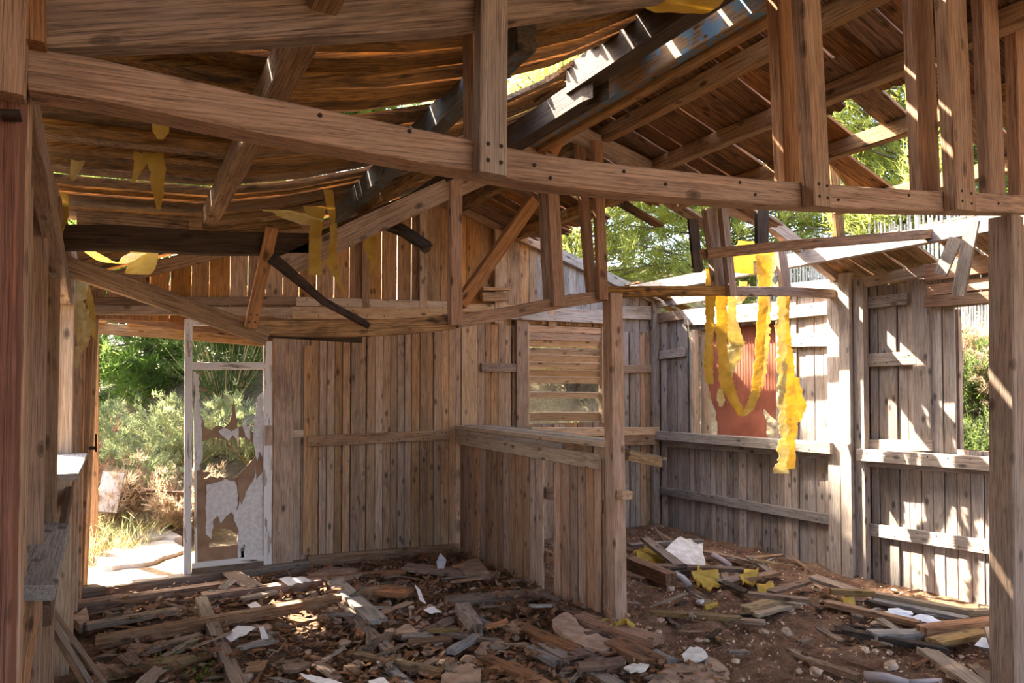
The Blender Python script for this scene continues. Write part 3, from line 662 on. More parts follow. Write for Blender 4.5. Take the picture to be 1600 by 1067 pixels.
# eave boards that still hold by the wall
y = 2.1
while y < 3.75:
    wd = R.uniform(.12, .17)
    if not 2.75 < y < 2.98: roofR(y, y+wd-.006, 4.97, 5.8, (0, .03), mat='roof_wood')
    y += wd
for y in (5.9, 6.08): roofR(y, y+.14, 4.97, 5.8, (.03, .05), mat='roof_wood')
def purl(x, y0, y1, zt, wd, ht, mat='purlin_wood', x2=None, zt2=None, rag=(0, 0), name='purlin'):
    return sweep(name, [(x, y0, zt-ht/2), (x2 if x2 is not None else x, y1, (zt2 if zt2 is not None else zt)-ht/2)], wd, ht, mat, ce, (1, 0, 0), .005, rag=rag)
purl(.37, -2.3, 3.86, 2.525, .065, .10); purl(1.06, 1.78, 4.35, 2.74, .065, .11, 'purlin_blue', 1.16, 2.735)
purl(1.80, -2.3, 2.62, 3.09, .085, .13, 'burnt', 1.82, 3.10, (0, .12)); purl(1.84, 2.55, 5.3, 3.02, .085, .12, 'burnt', 1.85, 3.02, (.12, 0))
purl(2.30, -2.3, 4.5, 3.355, .055, .19, 'ridge_paint'); purl(2.36, -2.3, 4.4, 3.26, .06, .12, 'purlin_wood')
purl(2.90, -2.3, 3.95, zr(2.90), .07, .10); purl(3.36, -2.3, 4.0, zr(3.36), .07, .10); purl(3.82, -2.3, 4.1, zr(3.82), .07, .095)
purl(4.42, -2.3, 3.1, zr(4.42), .07, .09, 'purlin_wood'); purl(4.98, -2.3, 6.3, zr(4.98)-.0, .06, .12, 'wall_silver')
purl(2.85, 3.9, 6.3, zr(2.85), .07, .10, 'roof_wood'); purl(3.5, 4.0, 6.3, zr(3.5), .07, .10, 'roof_wood')
purl(.9, 4.2, 6.3, zl(.9, 6.2)-.01, .07, .09, 'roof_wood', None, None); purl(1.9, 4.3, 6.3, zl(1.9, 6.2)-.02, .07, .09, 'roof_wood')
# boards that dangle from the edges of the holes
def loose(name, p0, p1, wd, th, mat, label, side=(0, 1, 0), rag=(.03, .05), cat='board', group=None):
    return tag(sweep(name, [p0, p1], wd, th, mat, None, side, .003, rag=rag), label, cat, group)
loose('dangling_board', PY(1340, 292, 3.0)+V3(0, 0, .0), PY(1300, 238, 3.0), .13, .02, 'roof_wood', 'short board dangling over the right roof hole behind web posts', (0, 1, 0))
loose('dangling_board', PY(1030, 352, 4.3), PY(975, 320, 4.3), .10, .022, 'roof_wood', 'broken brown board end poking into the hole above the gable slope')
loose('dangling_board', PY(1082, 342, 3.7), PY(1090, 418, 3.7), .02, .09, 'burnt', 'dark short plank hanging upright left of the foam sheet', (0, 1, 0), (.0, .05))
loose('dangling_board', PY(1300, 250, 3.2), PY(1312, 372, 3.2), .03, .10, 'roof_wood', 'dark upright board behind the near beam over the eave', (0, 1, 0), (0, 0))
loose('dangling_board', PY(1190, 280, 3.5), PY(1190, 385, 3.5), .03, .12, 'burnt', 'dark blackened board hanging behind the long grey batten', (0, 1, 0), (0, .02))
loose('dangling_lath', PX(1494, 372, 4.75), PX(1470, 428, 4.75), .09, .016, 'old_grey', 'shorter pale lath hanging from the eave by the right window', (0, 1, 0), (0, 0), 'lath')
loose('dangling_lath', PX(1520, 345, 4.7), PX(1497, 462, 4.7), .085, .018, 'old_grey', 'longer pale lath hanging sunlit above the right window', (0, 1, 0), (0, 0), 'lath')

# ================================================================== HANGING FOAM
def ribbon(name, path, label, mat='foam', parent=None, fray=.35, thick=.004, seed=1, cat='foam strip', nx=5, group=None):
    """path: list of (point, width, angle): strip whose width lies horizontally at the angle given"""
    rr = random.Random(seed); P = []
    for i in range(len(path)-1):
        (a, wa, ta), (b, wb_, tb) = path[i], path[i+1]; n = max(2, int((b-a).length/.018))
        for k in range(n): f = k/n; P.append((a.lerp(b, f), wa+(wb_-wa)*f, ta+(tb-ta)*f))
    P.append(path[-1]); V = []
    for side in (0, 1):
        for i, (p, wd, an) in enumerate(P):
            u = V3(math.cos(an), math.sin(an), 0); nrm = V3(-math.sin(an), math.cos(an), 0)
            l_, r_ = [max(.15, 1+fray*(.9*noise.noise(p*14+V3(seed*7+k_*31, 0, 0))+.55*noise.noise(p*47+V3(seed*3+k_*17, 0, 0))+rr.uniform(-.22, .22))) for k_ in (0, 1)]
            if side: l_, r_ = LR[i]
            else: LR = (LR if i else []); LR.append((l_, r_))
            for j in range(nx):
                s = -1+2*j/(nx-1); s = s*(l_ if s < 0 else r_)
                q = p+u*(s*wd/2); w_ = noise.noise(q*7+V3(seed, 0, 0))*.022+noise.noise(q*38)*.005
                V.append(q+nrm*(w_+side*thick)+V3(0, 0, noise.noise(q*30)*.006))
    n = len(P); Fc = []
    for side in (0, 1):
        for i in range(n-1):
            for j in range(nx-1):
                a = side*n*nx+i*nx+j; f = (a, a+1, a+nx+1, a+nx); Fc.append(f if side else f[::-1])
    for i in range(n-1):
        for j in (0, nx-1):
            a = i*nx+j; b = a+n*nx; Fc.append((a, a+nx, b+nx, b))
    for i in (0, n-1):
        for j in range(nx-1): a = i*nx+j; b = a+n*nx; Fc.append((a, a+1, b+1, b))
    c = path[0][0]; o = obj(name, [v-c for v in V], Fc, mat, parent, Matrix.Translation(c))
    return tag(o, label, cat, group) if parent is None else o
def rp_(pts, Y, an=-.5):       # (px, py, width px[, dY[, angle]]) down a strip that hangs near plane Y
    out = []
    for q in pts:
        x_, y_, wp = q[:3]; dy = q[3] if len(q) > 3 else 0; a_ = q[4] if len(q) > 4 else an
        p = PY(x_, y_, Y+dy); wd = (PY(x_+wp, y_, Y+dy)-p).length*(.72 if wp < 30 else 1); out.append((p, wd, a_))
    return out
Yf = YT+.16
ribbon('foam_strip', rp_([(1112, 420, 18), (1110, 480, 16), (1108, 530, 12), (1106, 570, 15), (1110, 600, 12)], Yf), 'short yellow foam strip, leftmost of those hanging before the red panel', seed=2)
ribbon('foam_strip', rp_([(1128, 410, 16), (1127, 470, 18), (1128, 540, 16), (1134, 590, 20), (1146, 625, 16), (1160, 650, 9), (1172, 640, 12), (1181, 610, 14), (1187, 560, 13), (1190, 500, 15), (1194, 440, 16), (1192, 398, 20)], Yf), 'long yellow foam strip looping down and back up before the red panel', seed=3)
ribbon('foam_strip', rp_([(1142, 450, 12), (1144, 500, 14), (1150, 535, 26, 0, -.9), (1146, 560, 20), (1138, 590, 12), (1126, 612, 8), (1127, 625, 14), (1125, 635, 6)], Yf+.05), 'pale yellow foam strip with a folded flap between the longer strips', 'foam_pale', seed=4)
ribbon('foam_strip', rp_([(1202, 400, 22), (1198, 470, 14), (1196, 520, 14), (1192, 570, 12), (1190, 604, 8)], Yf+.1), 'frayed pale foam tatter hanging before the middle of the red panel', 'foam_pale', fray=.8, seed=5)
ribbon('foam_strip', rp_([(1226, 440, 13), (1224, 500, 16), (1230, 570, 20), (1234, 620, 18), (1238, 650, 20), (1234, 690, 16), (1235, 733, 13)], Yf), 'long smooth ochre foam strip hanging lowest beside the red panel', seed=6)
ribbon('foam_strip', rp_([(1222, 440, 12), (1220, 500, 14), (1221, 560, 13), (1222, 620, 11), (1224, 680, 13), (1222, 740, 17)], Yf-.04), 'long frayed pale foam strip in front of the smooth ochre one', 'foam_pale', fray=.9, seed=7)
ribbon('foam_flap', rp_([(1243, 590, 10), (1247, 635, 22), (1247, 660, 10)], Yf+.03), 'small ochre foam flap bulging from the long strip right of the red panel', seed=8)
ribbon('foam_sheet', rp_([(1182, 378, 50), (1182, 400, 60), (1176, 422, 58), (1176, 428, 54)], YT+.5, -.1), 'yellow foam sheet glowing above the far truss on the right', fray=.1, seed=9)
ribbon('foam_strip', rp_([(1162, 440, 12), (1161, 462, 16), (1152, 476, 8)], Yf+.2), 'tiny pale foam shred under the chord beside the looping strip', 'foam_pale', seed=10)
ribbon('foam_strip', rp_([(492, 322, 34), (494, 350, 26), (492, 390, 27), (492, 430, 24)], YT-.12, -.3), 'crinkled ochre foam strip hanging from the sagging left roof edge', seed=11, fray=.15)
ribbon('foam_strip', rp_([(512, 296, 20), (518, 330, 16), (520, 350, 8)], YT-.15, -.3), 'orange foam shred on the bluish purlin end', seed=12, fray=.3)
ribbon('foam_strip', rp_([(522, 348, 14), (521, 385, 16), (518, 410, 22), (528, 440, 8), (538, 459, 4)], YT-.1, -.3), 'ragged yellow foam tatter hanging lowest at the broken top chord', seed=13, fray=.6)
ribbon('foam_strip', rp_([(580, 358, 22), (578, 385, 26), (582, 408, 12), (578, 430, 4)], YT+.25, -.3), 'ochre foam scrap hanging beside the charred stub', seed=14, fray=.4)
ribbon('foam_sheet', rp_([(425, 327, 40), (450, 332, 50), (475, 342, 60), (487, 352, 30)], YT-.1, -.3), 'torn pale foam edge lit by sun on the left roof break', 'foam_pale', seed=15, fray=.3)
def roofpt(px, py, off=-.02):
    d = ray(px, py); s = 1.0
    for _ in range(60):
        p = EYE+d*s; e = zl(p.x, p.y)+off-p.z
        s += e/ max(.15, d.z)*.35
    return EYE+d*s
def rs(pts): 
    out = []
    p0 = roofpt(pts[0][0], pts[0][1])
    for x_, y_, wp in pts:
        p = PY(x_, y_, p0.y-.03); out.append((p, (PY(x_+wp, y_, p0.y)-PY(x_, y_, p0.y)).length, -.3))
    return out
ribbon('foam_shred', rs([(222, 238, 26), (214, 262, 16), (206, 282, 8)]), 'brownish foam shred on the left roof boards, left of its twin', seed=16, fray=.4)
ribbon('foam_shred', rs([(238, 236, 34), (244, 270, 26), (246, 300, 16), (248, 326, 6)]), 'larger ochre foam shred dangling from the left roof boards', seed=17, fray=.4)
ribbon('foam_shred', rs([(252, 186, 26), (253, 206, 22), (250, 218, 8)]), 'small orange foam patch just below the near beam', seed=18, fray=.4)
ribbon('foam_shred', rs([(122, 250, 22), (117, 268, 14), (114, 282, 6)]), 'small tan foam tatter by the left wall strip', 'foam_pale', seed=19, fray=.4)
ribbon('foam_strip', rp_([(116, 415, 26), (124, 440, 34), (122, 470, 26), (128, 510, 34), (130, 540, 22), (118, 552, 12), (117, 575, 8)], 4.9, -.4), 'crumpled yellow foam bunch hanging at the left wall by the door', 'foam_pale', seed=20, fray=.8, nx=7)
ribbon('foam_strip', rp_([(134, 446, 14), (142, 480, 16), (146, 515, 12), (148, 530, 5)], 5.0, -.4), 'ochre foam tongue hanging right of the crumpled bunch', seed=21, fray=.2)
ribbon('foam_strip', rp_([(98, 300, 18), (100, 335, 22), (92, 365, 16), (90, 395, 10)], 3.7, -.4), 'dark ochre foam curl at the left end of the far truss', seed=22, fray=.3)
ribbon('foam_sheet', rp_([(122, 382, 12), (140, 392, 24), (165, 408, 30), (190, 412, 24), (215, 396, 30)], 4.6, -.3), 'sunlit crinkled foam sheet sagging behind the far truss chord', 'foam_pale', seed=23, fray=.4)
ribbon('foam_sheet', rp_([(225, 392, 42), (222, 412, 46), (215, 428, 40)], 4.7, -.1), 'flat ochre foam sheet hanging behind the sagging chord', seed=24, fray=.1)
ribbon('foam_tuft', rp_([(1072, -24, 90), (1072, 0, 86), (1070, 14, 76), (1068, 20, 60)], 1.7, -.4), 'shaggy yellow foam tuft hanging from the ridge at the top edge', seed=25, fray=.5)

# ================================================================== PORCH OUTSIDE THE DOOR
po = tag(empty('porch_roof', (.6, 7.2, 2.2)), 'low porch roof of beams and short boards outside the door', 'porch')
sweep('beam', [PY(128, 489, 6.85), PY(260, 505, 6.8), PY(432, 528, 6.7)], .07, .085, 'debris', po); sweep('beam', [PY(120, 511, 7.9), PY(260, 520, 7.85), PY(440, 536, 7.8)], .08, .11, 'debris_yellow', po)
xa = -.95
for k in range(26):
    wd = R.uniform(.115, .14); xm = xa+wd/2; far = 8.02+(.22 if k in (7, 8) else 0)+R.uniform(-.03, .03)
    near_ = 6.3
    if k == 5: xa += .17
    if k == 7: xa += .05        # both gaps added between boards to throw sun streaks on the floor inside
    sweep('roof_board', [(xm, near_, 2.52-.05*xm), (xm, far, 2.20-.05*xm)], wd-.004, .018, 'gable', po, (1, 0, 0), .002)
    xa += wd
sweep('post', [PY(146, 876, 7.65), PY(147, 512, 7.65)], .075, .07, 'gable', po, (1, 0, 0))

# ================================================================== VEGETATION
rng = np.random.default_rng(5)
def leaves(name, pts, dirs, ln, wd, mat, parent=None, spread=.6, per=6, droop=0.0, M=None):
    """thin leaf blades (one triangle each) in little sprays around pts, pointing roughly along dirs"""
    n = len(pts)*per; P = np.repeat(pts, per, 0); D = np.repeat(dirs, per, 0)+rng.normal(0, spread, (n, 3)); D[:, 2] -= droop
    D /= np.linalg.norm(D, axis=1, keepdims=True)+1e-9; L = ln*rng.uniform(.5, 1.3, (n, 1)); Sd = np.cross(D, rng.normal(0, 1, (n, 3))); Sd /= np.linalg.norm(Sd, axis=1, keepdims=True)+1e-9
    P = P+rng.normal(0, ln*.25, (n, 3)); Wd = wd*rng.uniform(.6, 1.4, (n, 1))
    V = np.stack([P-Sd*Wd, P+Sd*Wd, P+D*L], 1).reshape(-1, 3)
    c = pts.mean(0); V -= c
    me = bpy.data.meshes.new(name); me.vertices.add(n*3); me.vertices.foreach_set('co', V.ravel().astype(np.float32))
    me.loops.add(n*3); me.loops.foreach_set('vertex_index', np.arange(n*3, dtype=np.int32))
    me.polygons.add(n); me.polygons.foreach_set('loop_start', np.arange(0, n*3, 3, dtype=np.int32)); me.polygons.foreach_set('loop_total', np.full(n, 3, dtype=np.int32))
    me.materials.append(MATS[mat]); me.update(); me.validate()
    o = link(bpy.data.objects.new(name, me), Matrix.Translation(Vector(c)), parent); o['kind'] = 'stuff'; return o
def tube(name, pts, r0, r1, mat, parent=None, k=6):
    pts = [Vector(p) for p in pts]; V, Fc = [], []; c = pts[0]
    for i, p in enumerate(pts):
        q = (pts[min(i+1, len(pts)-1)]-pts[max(i-1, 0)]).normalized(); u = q.orthogonal().normalized(); v = q.cross(u); r_ = r0+(r1-r0)*i/(len(pts)-1)
        for j in range(k): a = j*2*math.pi/k; V.append(p-c+u*(r_*math.cos(a))+v*(r_*math.sin(a)))
    for i in range(len(pts)-1):
        for j in range(k): Fc.append((i*k+j, i*k+(j+1) % k, (i+1)*k+(j+1) % k, (i+1)*k+j))
    Fc.append(tuple(range(k-1, -1, -1))); Fc.append(tuple(range(len(V)-k, len(V))))
    return obj(name, V, Fc, mat, parent, Matrix.Translation(c), smooth=True)
def branches_mesh(name, segs, mat, parent):
    V, Fc = [], []
    for a, b, r_ in segs:
        a, b = Vector(a), Vector(b); q = (b-a).normalized(); u = q.orthogonal().normalized(); v = q.cross(u); n0 = len(V)
        for p, rr_ in ((a, r_), (b, r_*.4)):
            for j in range(4): an = j*math.pi/2; V.append(p+u*(rr_*math.cos(an))+v*(rr_*math.sin(an)))
        for j in range(4): Fc.append((n0+j, n0+(j+1) % 4, n0+4+(j+1) % 4, n0+4+j))
    M = WM[parent.name]; Mi = M.inverted(); o = obj(name, [Mi @ v for v in V], Fc, mat, parent, M); o['kind'] = 'stuff'; return o
def tree(base, h, rad, mat, label, clumps=130, seed=1, leaf=.13, low=.18, per=22, name='pine_tree', group=None, wd=.006, sub=9):
    rr = random.Random(seed); b = Vector(base); e = empty(name, b); tag(e, label, 'tree', group)
    lean = V3(rr.uniform(-.3, .3), rr.uniform(-.3, .3), 0)
    tube('trunk', [b+V3(0, 0, -.2), b+lean*.4+V3(0, 0, h*.45), b+lean+V3(0, 0, h*.95)], .045*h**.5, .02, 'trunk', e)
    segs, pts, dirs = [], [], []
    for i in range(clumps):
        f = low+(1-low)*rr.random(); r_ = rad*(.35+.9*math.sin(math.pi*min(1, (f-low)/(1-low)*.85+.12)))*rr.uniform(.35, 1.0); an = rr.uniform(0, 6.283)
        s0 = b+lean*f+V3(0, 0, h*f*.9); tip = b+lean*f+V3(math.cos(an)*r_, math.sin(an)*r_, h*f+rr.uniform(-.1, .35)); segs.append((s0, tip, .02))
        for k in range(sub):
            g = rr.uniform(.35, 1.05); c = s0.lerp(tip, g)+V3(rr.gauss(0, .16), rr.gauss(0, .16), rr.gauss(0, .13)); d = (tip-s0).normalized()*.6+V3(0, 0, .45)
            pts.append(c); dirs.append(d)
    branches_mesh('branches', segs, 'trunk', e)
    leaves('foliage', np.array([tuple(p) for p in pts]), np.array([tuple(d) for d in dirs]), leaf, wd, mat, e, .55, per)
    return e
def shrub(base, h, rad, mat, label, n=170, seed=1, leaf=.07, per=9, wd=.006, name='shrub', cat='shrub', group=None, spread=.6, twig='trunk'):
    rr = random.Random(seed); b = Vector(base); e = empty(name, b); tag(e, label, cat, group); segs, pts, dirs = [], [], []
    for i in range(max(8, n//9)):
        an = rr.uniform(0, 6.283); q = rr.uniform(.2, 1)**.6; tip = b+V3(math.cos(an)*rad*q, math.sin(an)*rad*q, h*math.sqrt(max(.05, 1-.65*q*q))*rr.uniform(.7, 1.1)); s0 = b+V3(math.cos(an)*.06, math.sin(an)*.06, 0)
        segs.append((s0, tip, .008))
        for k in range(9):
            g = rr.uniform(.25, 1.05); c = s0.lerp(tip, g)+V3(rr.gauss(0, .07), rr.gauss(0, .07), rr.gauss(0, .06)); pts.append(c); dirs.append((tip-s0).normalized())
    branches_mesh('twigs', segs, twig, e)
    leaves('foliage', np.array([tuple(p) for p in pts]), np.array([tuple(d) for d in dirs]), leaf, wd, mat, e, spread, per)
    return e
def gz(x, y): return out_z(x, y)
# pines beyond the door
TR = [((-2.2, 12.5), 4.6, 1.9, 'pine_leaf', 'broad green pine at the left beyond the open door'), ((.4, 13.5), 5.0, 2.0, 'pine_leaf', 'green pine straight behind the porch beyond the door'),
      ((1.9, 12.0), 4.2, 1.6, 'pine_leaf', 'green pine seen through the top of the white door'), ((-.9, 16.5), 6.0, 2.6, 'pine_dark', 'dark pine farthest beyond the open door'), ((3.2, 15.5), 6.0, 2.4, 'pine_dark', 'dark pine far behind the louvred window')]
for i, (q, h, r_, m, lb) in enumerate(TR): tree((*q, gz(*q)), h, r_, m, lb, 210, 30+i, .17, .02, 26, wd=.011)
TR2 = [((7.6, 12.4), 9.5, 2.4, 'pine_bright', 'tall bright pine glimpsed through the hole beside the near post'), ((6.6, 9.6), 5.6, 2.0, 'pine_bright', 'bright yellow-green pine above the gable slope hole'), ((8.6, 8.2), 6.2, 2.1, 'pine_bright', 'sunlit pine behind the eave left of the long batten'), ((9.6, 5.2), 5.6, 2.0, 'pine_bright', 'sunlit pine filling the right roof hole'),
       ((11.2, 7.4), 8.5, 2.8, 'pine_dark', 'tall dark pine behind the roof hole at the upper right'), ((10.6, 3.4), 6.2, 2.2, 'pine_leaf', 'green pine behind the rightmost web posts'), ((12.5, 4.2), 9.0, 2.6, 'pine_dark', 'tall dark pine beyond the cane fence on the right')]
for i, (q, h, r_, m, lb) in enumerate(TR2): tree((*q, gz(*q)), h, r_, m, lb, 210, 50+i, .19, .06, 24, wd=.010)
tree((2.6, 9.9, gz(2.6, 9.9)), 6.9-gz(2.6, 9.9), 1.15, 'pine_leaf', 'umbrella pine with a round crown standing behind the back wall', 190, 61, .18, .72, 26, wd=.012)
# shrubs outside the door
k = 0
SH = [((-.75, 9.6), .85, .7, 'shrub_dry', 'dry pinkish bush left outside the door'), ((.05, 9.3), .85, .7, 'shrub_sage', 'pale sage bush in the middle of the doorway view'), ((.75, 9.8), 1.0, .7, 'shrub_sage', 'pale sage bush behind the white door leaf'),
      ((1.45, 9.4), .95, .7, 'shrub_sage', 'sage bush seen through the torn door panel'), ((-.25, 8.5), .75, .55, 'shrub_dry', 'low dry bush before the sage bush outside'), ((.55, 8.4), .6, .5, 'shrub_dry', 'dry low bush beside the doorstep path'),
      ((-.45, 9.0), .95, .6, 'shrub_rust', 'rosy dry bush in front of the sage outside the door'), ((-1.1, 8.6), .8, .6, 'shrub_rust', 'rusty bush at the far left outside the door'), ((-.3, 10.8), 1.15, .7, 'shrub_sage', 'tall silvery bush under the pines beyond the door'), ((1.3, 10.9), 1.6, .9, 'shrub_green', 'green bush under the pines behind the white door')]
for i, (q, h, r_, m, lb) in enumerate(SH): shrub((*q, gz(*q)), h, r_, m, lb, 380, 70+i, .08, 16, .007, twig='straw')
for i in range(10):
    q = (R.uniform(-.5, .55), R.uniform(7.3, 8.3)); shrub((*q, gz(*q)), R.uniform(.16, .34), R.uniform(.16, .3), 'straw' if i % 2 else 'shrub_sage', ('dry straw-coloured' if i % 2 else 'low sage-green')+' grass tuft '+('close to the white door leaf' if q[0] > .2 else 'by the porch post' if q[0] < -.2 else 'in the middle of the doorway')+(' near the slab' if q[1] < 7.75 else ' behind the slab'), 60, 90+i, .12, 8, .003, 'grass_tuft', 'grass', 'grass tufts outside the door', .5, 'straw')
# brush behind the louvres
for i, (q, h, r_, m, lb) in enumerate([((4.1, 7.6), 1.2, .6, 'shrub_rust', 'red-brown bush behind the missing louvre slats'), ((4.8, 7.7), 1.2, .6, 'shrub_green', 'green bush behind the right half of the louvres'), ((3.6, 7.8), 1.1, .5, 'shrub_rust', 'rusty bush behind the left half of the louvres')]):
    shrub((*q, gz(*q)), h, r_, m, lb, 200, 110+i, .09, 9, .006)
# bank beyond the right-hand windows
BK = [((6.9, 4.35), .8, .55, 'shrub_green', 'dark green bush low outside the open right window'), ((7.2, 3.7), .75, .6, 'shrub_green', 'green bush filling the lower right window'), ((7.6, 4.6), .5, .45, 'shrub_rust', 'rusty green bush on the bank at the left of the right window'),
      ((7.3, 3.1), .6, .5, 'shrub_dry', 'dry brown bush on the bank by the right post'), ((7.7, 4.0), .42, .4, 'shrub_dry', 'straw coloured bush below the cane fence'), ((7.9, 5.0), 1.0, .5, 'shrub_green', 'green bush on the bank near the red panel'), ((6.7, 3.3), .7, .5, 'shrub_green', 'low green bush at the foot of the right window')]
for i, (q, h, r_, m, lb) in enumerate(BK): shrub((*q, gz(*q)), h, r_, m, lb, 380, 120+i, .085, 15, .007)
tree((7.55, 3.0, gz(7.55, 3.0)), 1.6, .6, 'pine_bright', 'young bright pine beside the cane fence in the right window', 34, 140, .15, .15, 24)
# cane fence on top of the bank
cf = tag(empty('cane_fence', (8.35, 4.3, 2.2)), 'grey cane fence on top of the bank beyond the right window', 'fence')
y = 2.9
while y < 7.2:
    zc = gz(8.35, y)-.1; sweep('cane', [(8.35+R.uniform(-.01, .01), y, zc), (8.35+R.uniform(-.02, .02), y+R.uniform(-.02, .02), zc+1.55+R.uniform(-.08, .08))], .020, .020, 'cane', cf, (0, 1, 0), .006)
    y += R.uniform(.026, .036)
for dz in (.35, 1.2): sweep('wire_rail', [(8.33, 2.9, gz(8.35, 2.9)+dz), (8.33, 7.2, gz(8.35, 7.2)+dz)], .012, .012, 'wire', cf)
# slab, path stones and planks outside
tag(sheet('concrete_slab', jag([(145, 868), (200, 842), (262, 838), (290, 858), (240, 876), (160, 884)], 14, 2, 3), [], lambda x_, y_: PZ(x_, y_, .04), (0, 0, -1), .10, 'concrete'), 'pale concrete slab lying outside the door', 'slab')
tag(sheet('concrete_slab', jag([(170, 838), (205, 824), (262, 826), (285, 838), (215, 842)], 14, 2, 4), [], lambda x_, y_: PZ(x_, y_, .07), (0, 0, -1), .12, 'concrete'), 'smaller pale slab behind the larger one outside the door', 'slab')
tag(sweep('leaning_board', [PY(165, 800, 8.2), PY(178, 738, 8.3)], .2, .03, 'white_paint', None, (1, 0, 0)), 'white painted board leaning in the bushes outside', 'board')
tag(sweep('garden_timber', [PY(180, 790, 8.3), PY(205, 748, 8.4)], .1, .08, 'debris', None, (1, 0, 0), rag=(.02, .04)), 'dark old timber leaning right of the white board outside', 'timber')
tag(sweep('garden_timber', [PY(205, 770, 8.3), PY(284, 775, 8.4)], .12, .1, 'debris', None, (0, 1, 0), rag=(.02, .04)), 'fallen dark log lying across the brush outside the door', 'timber')

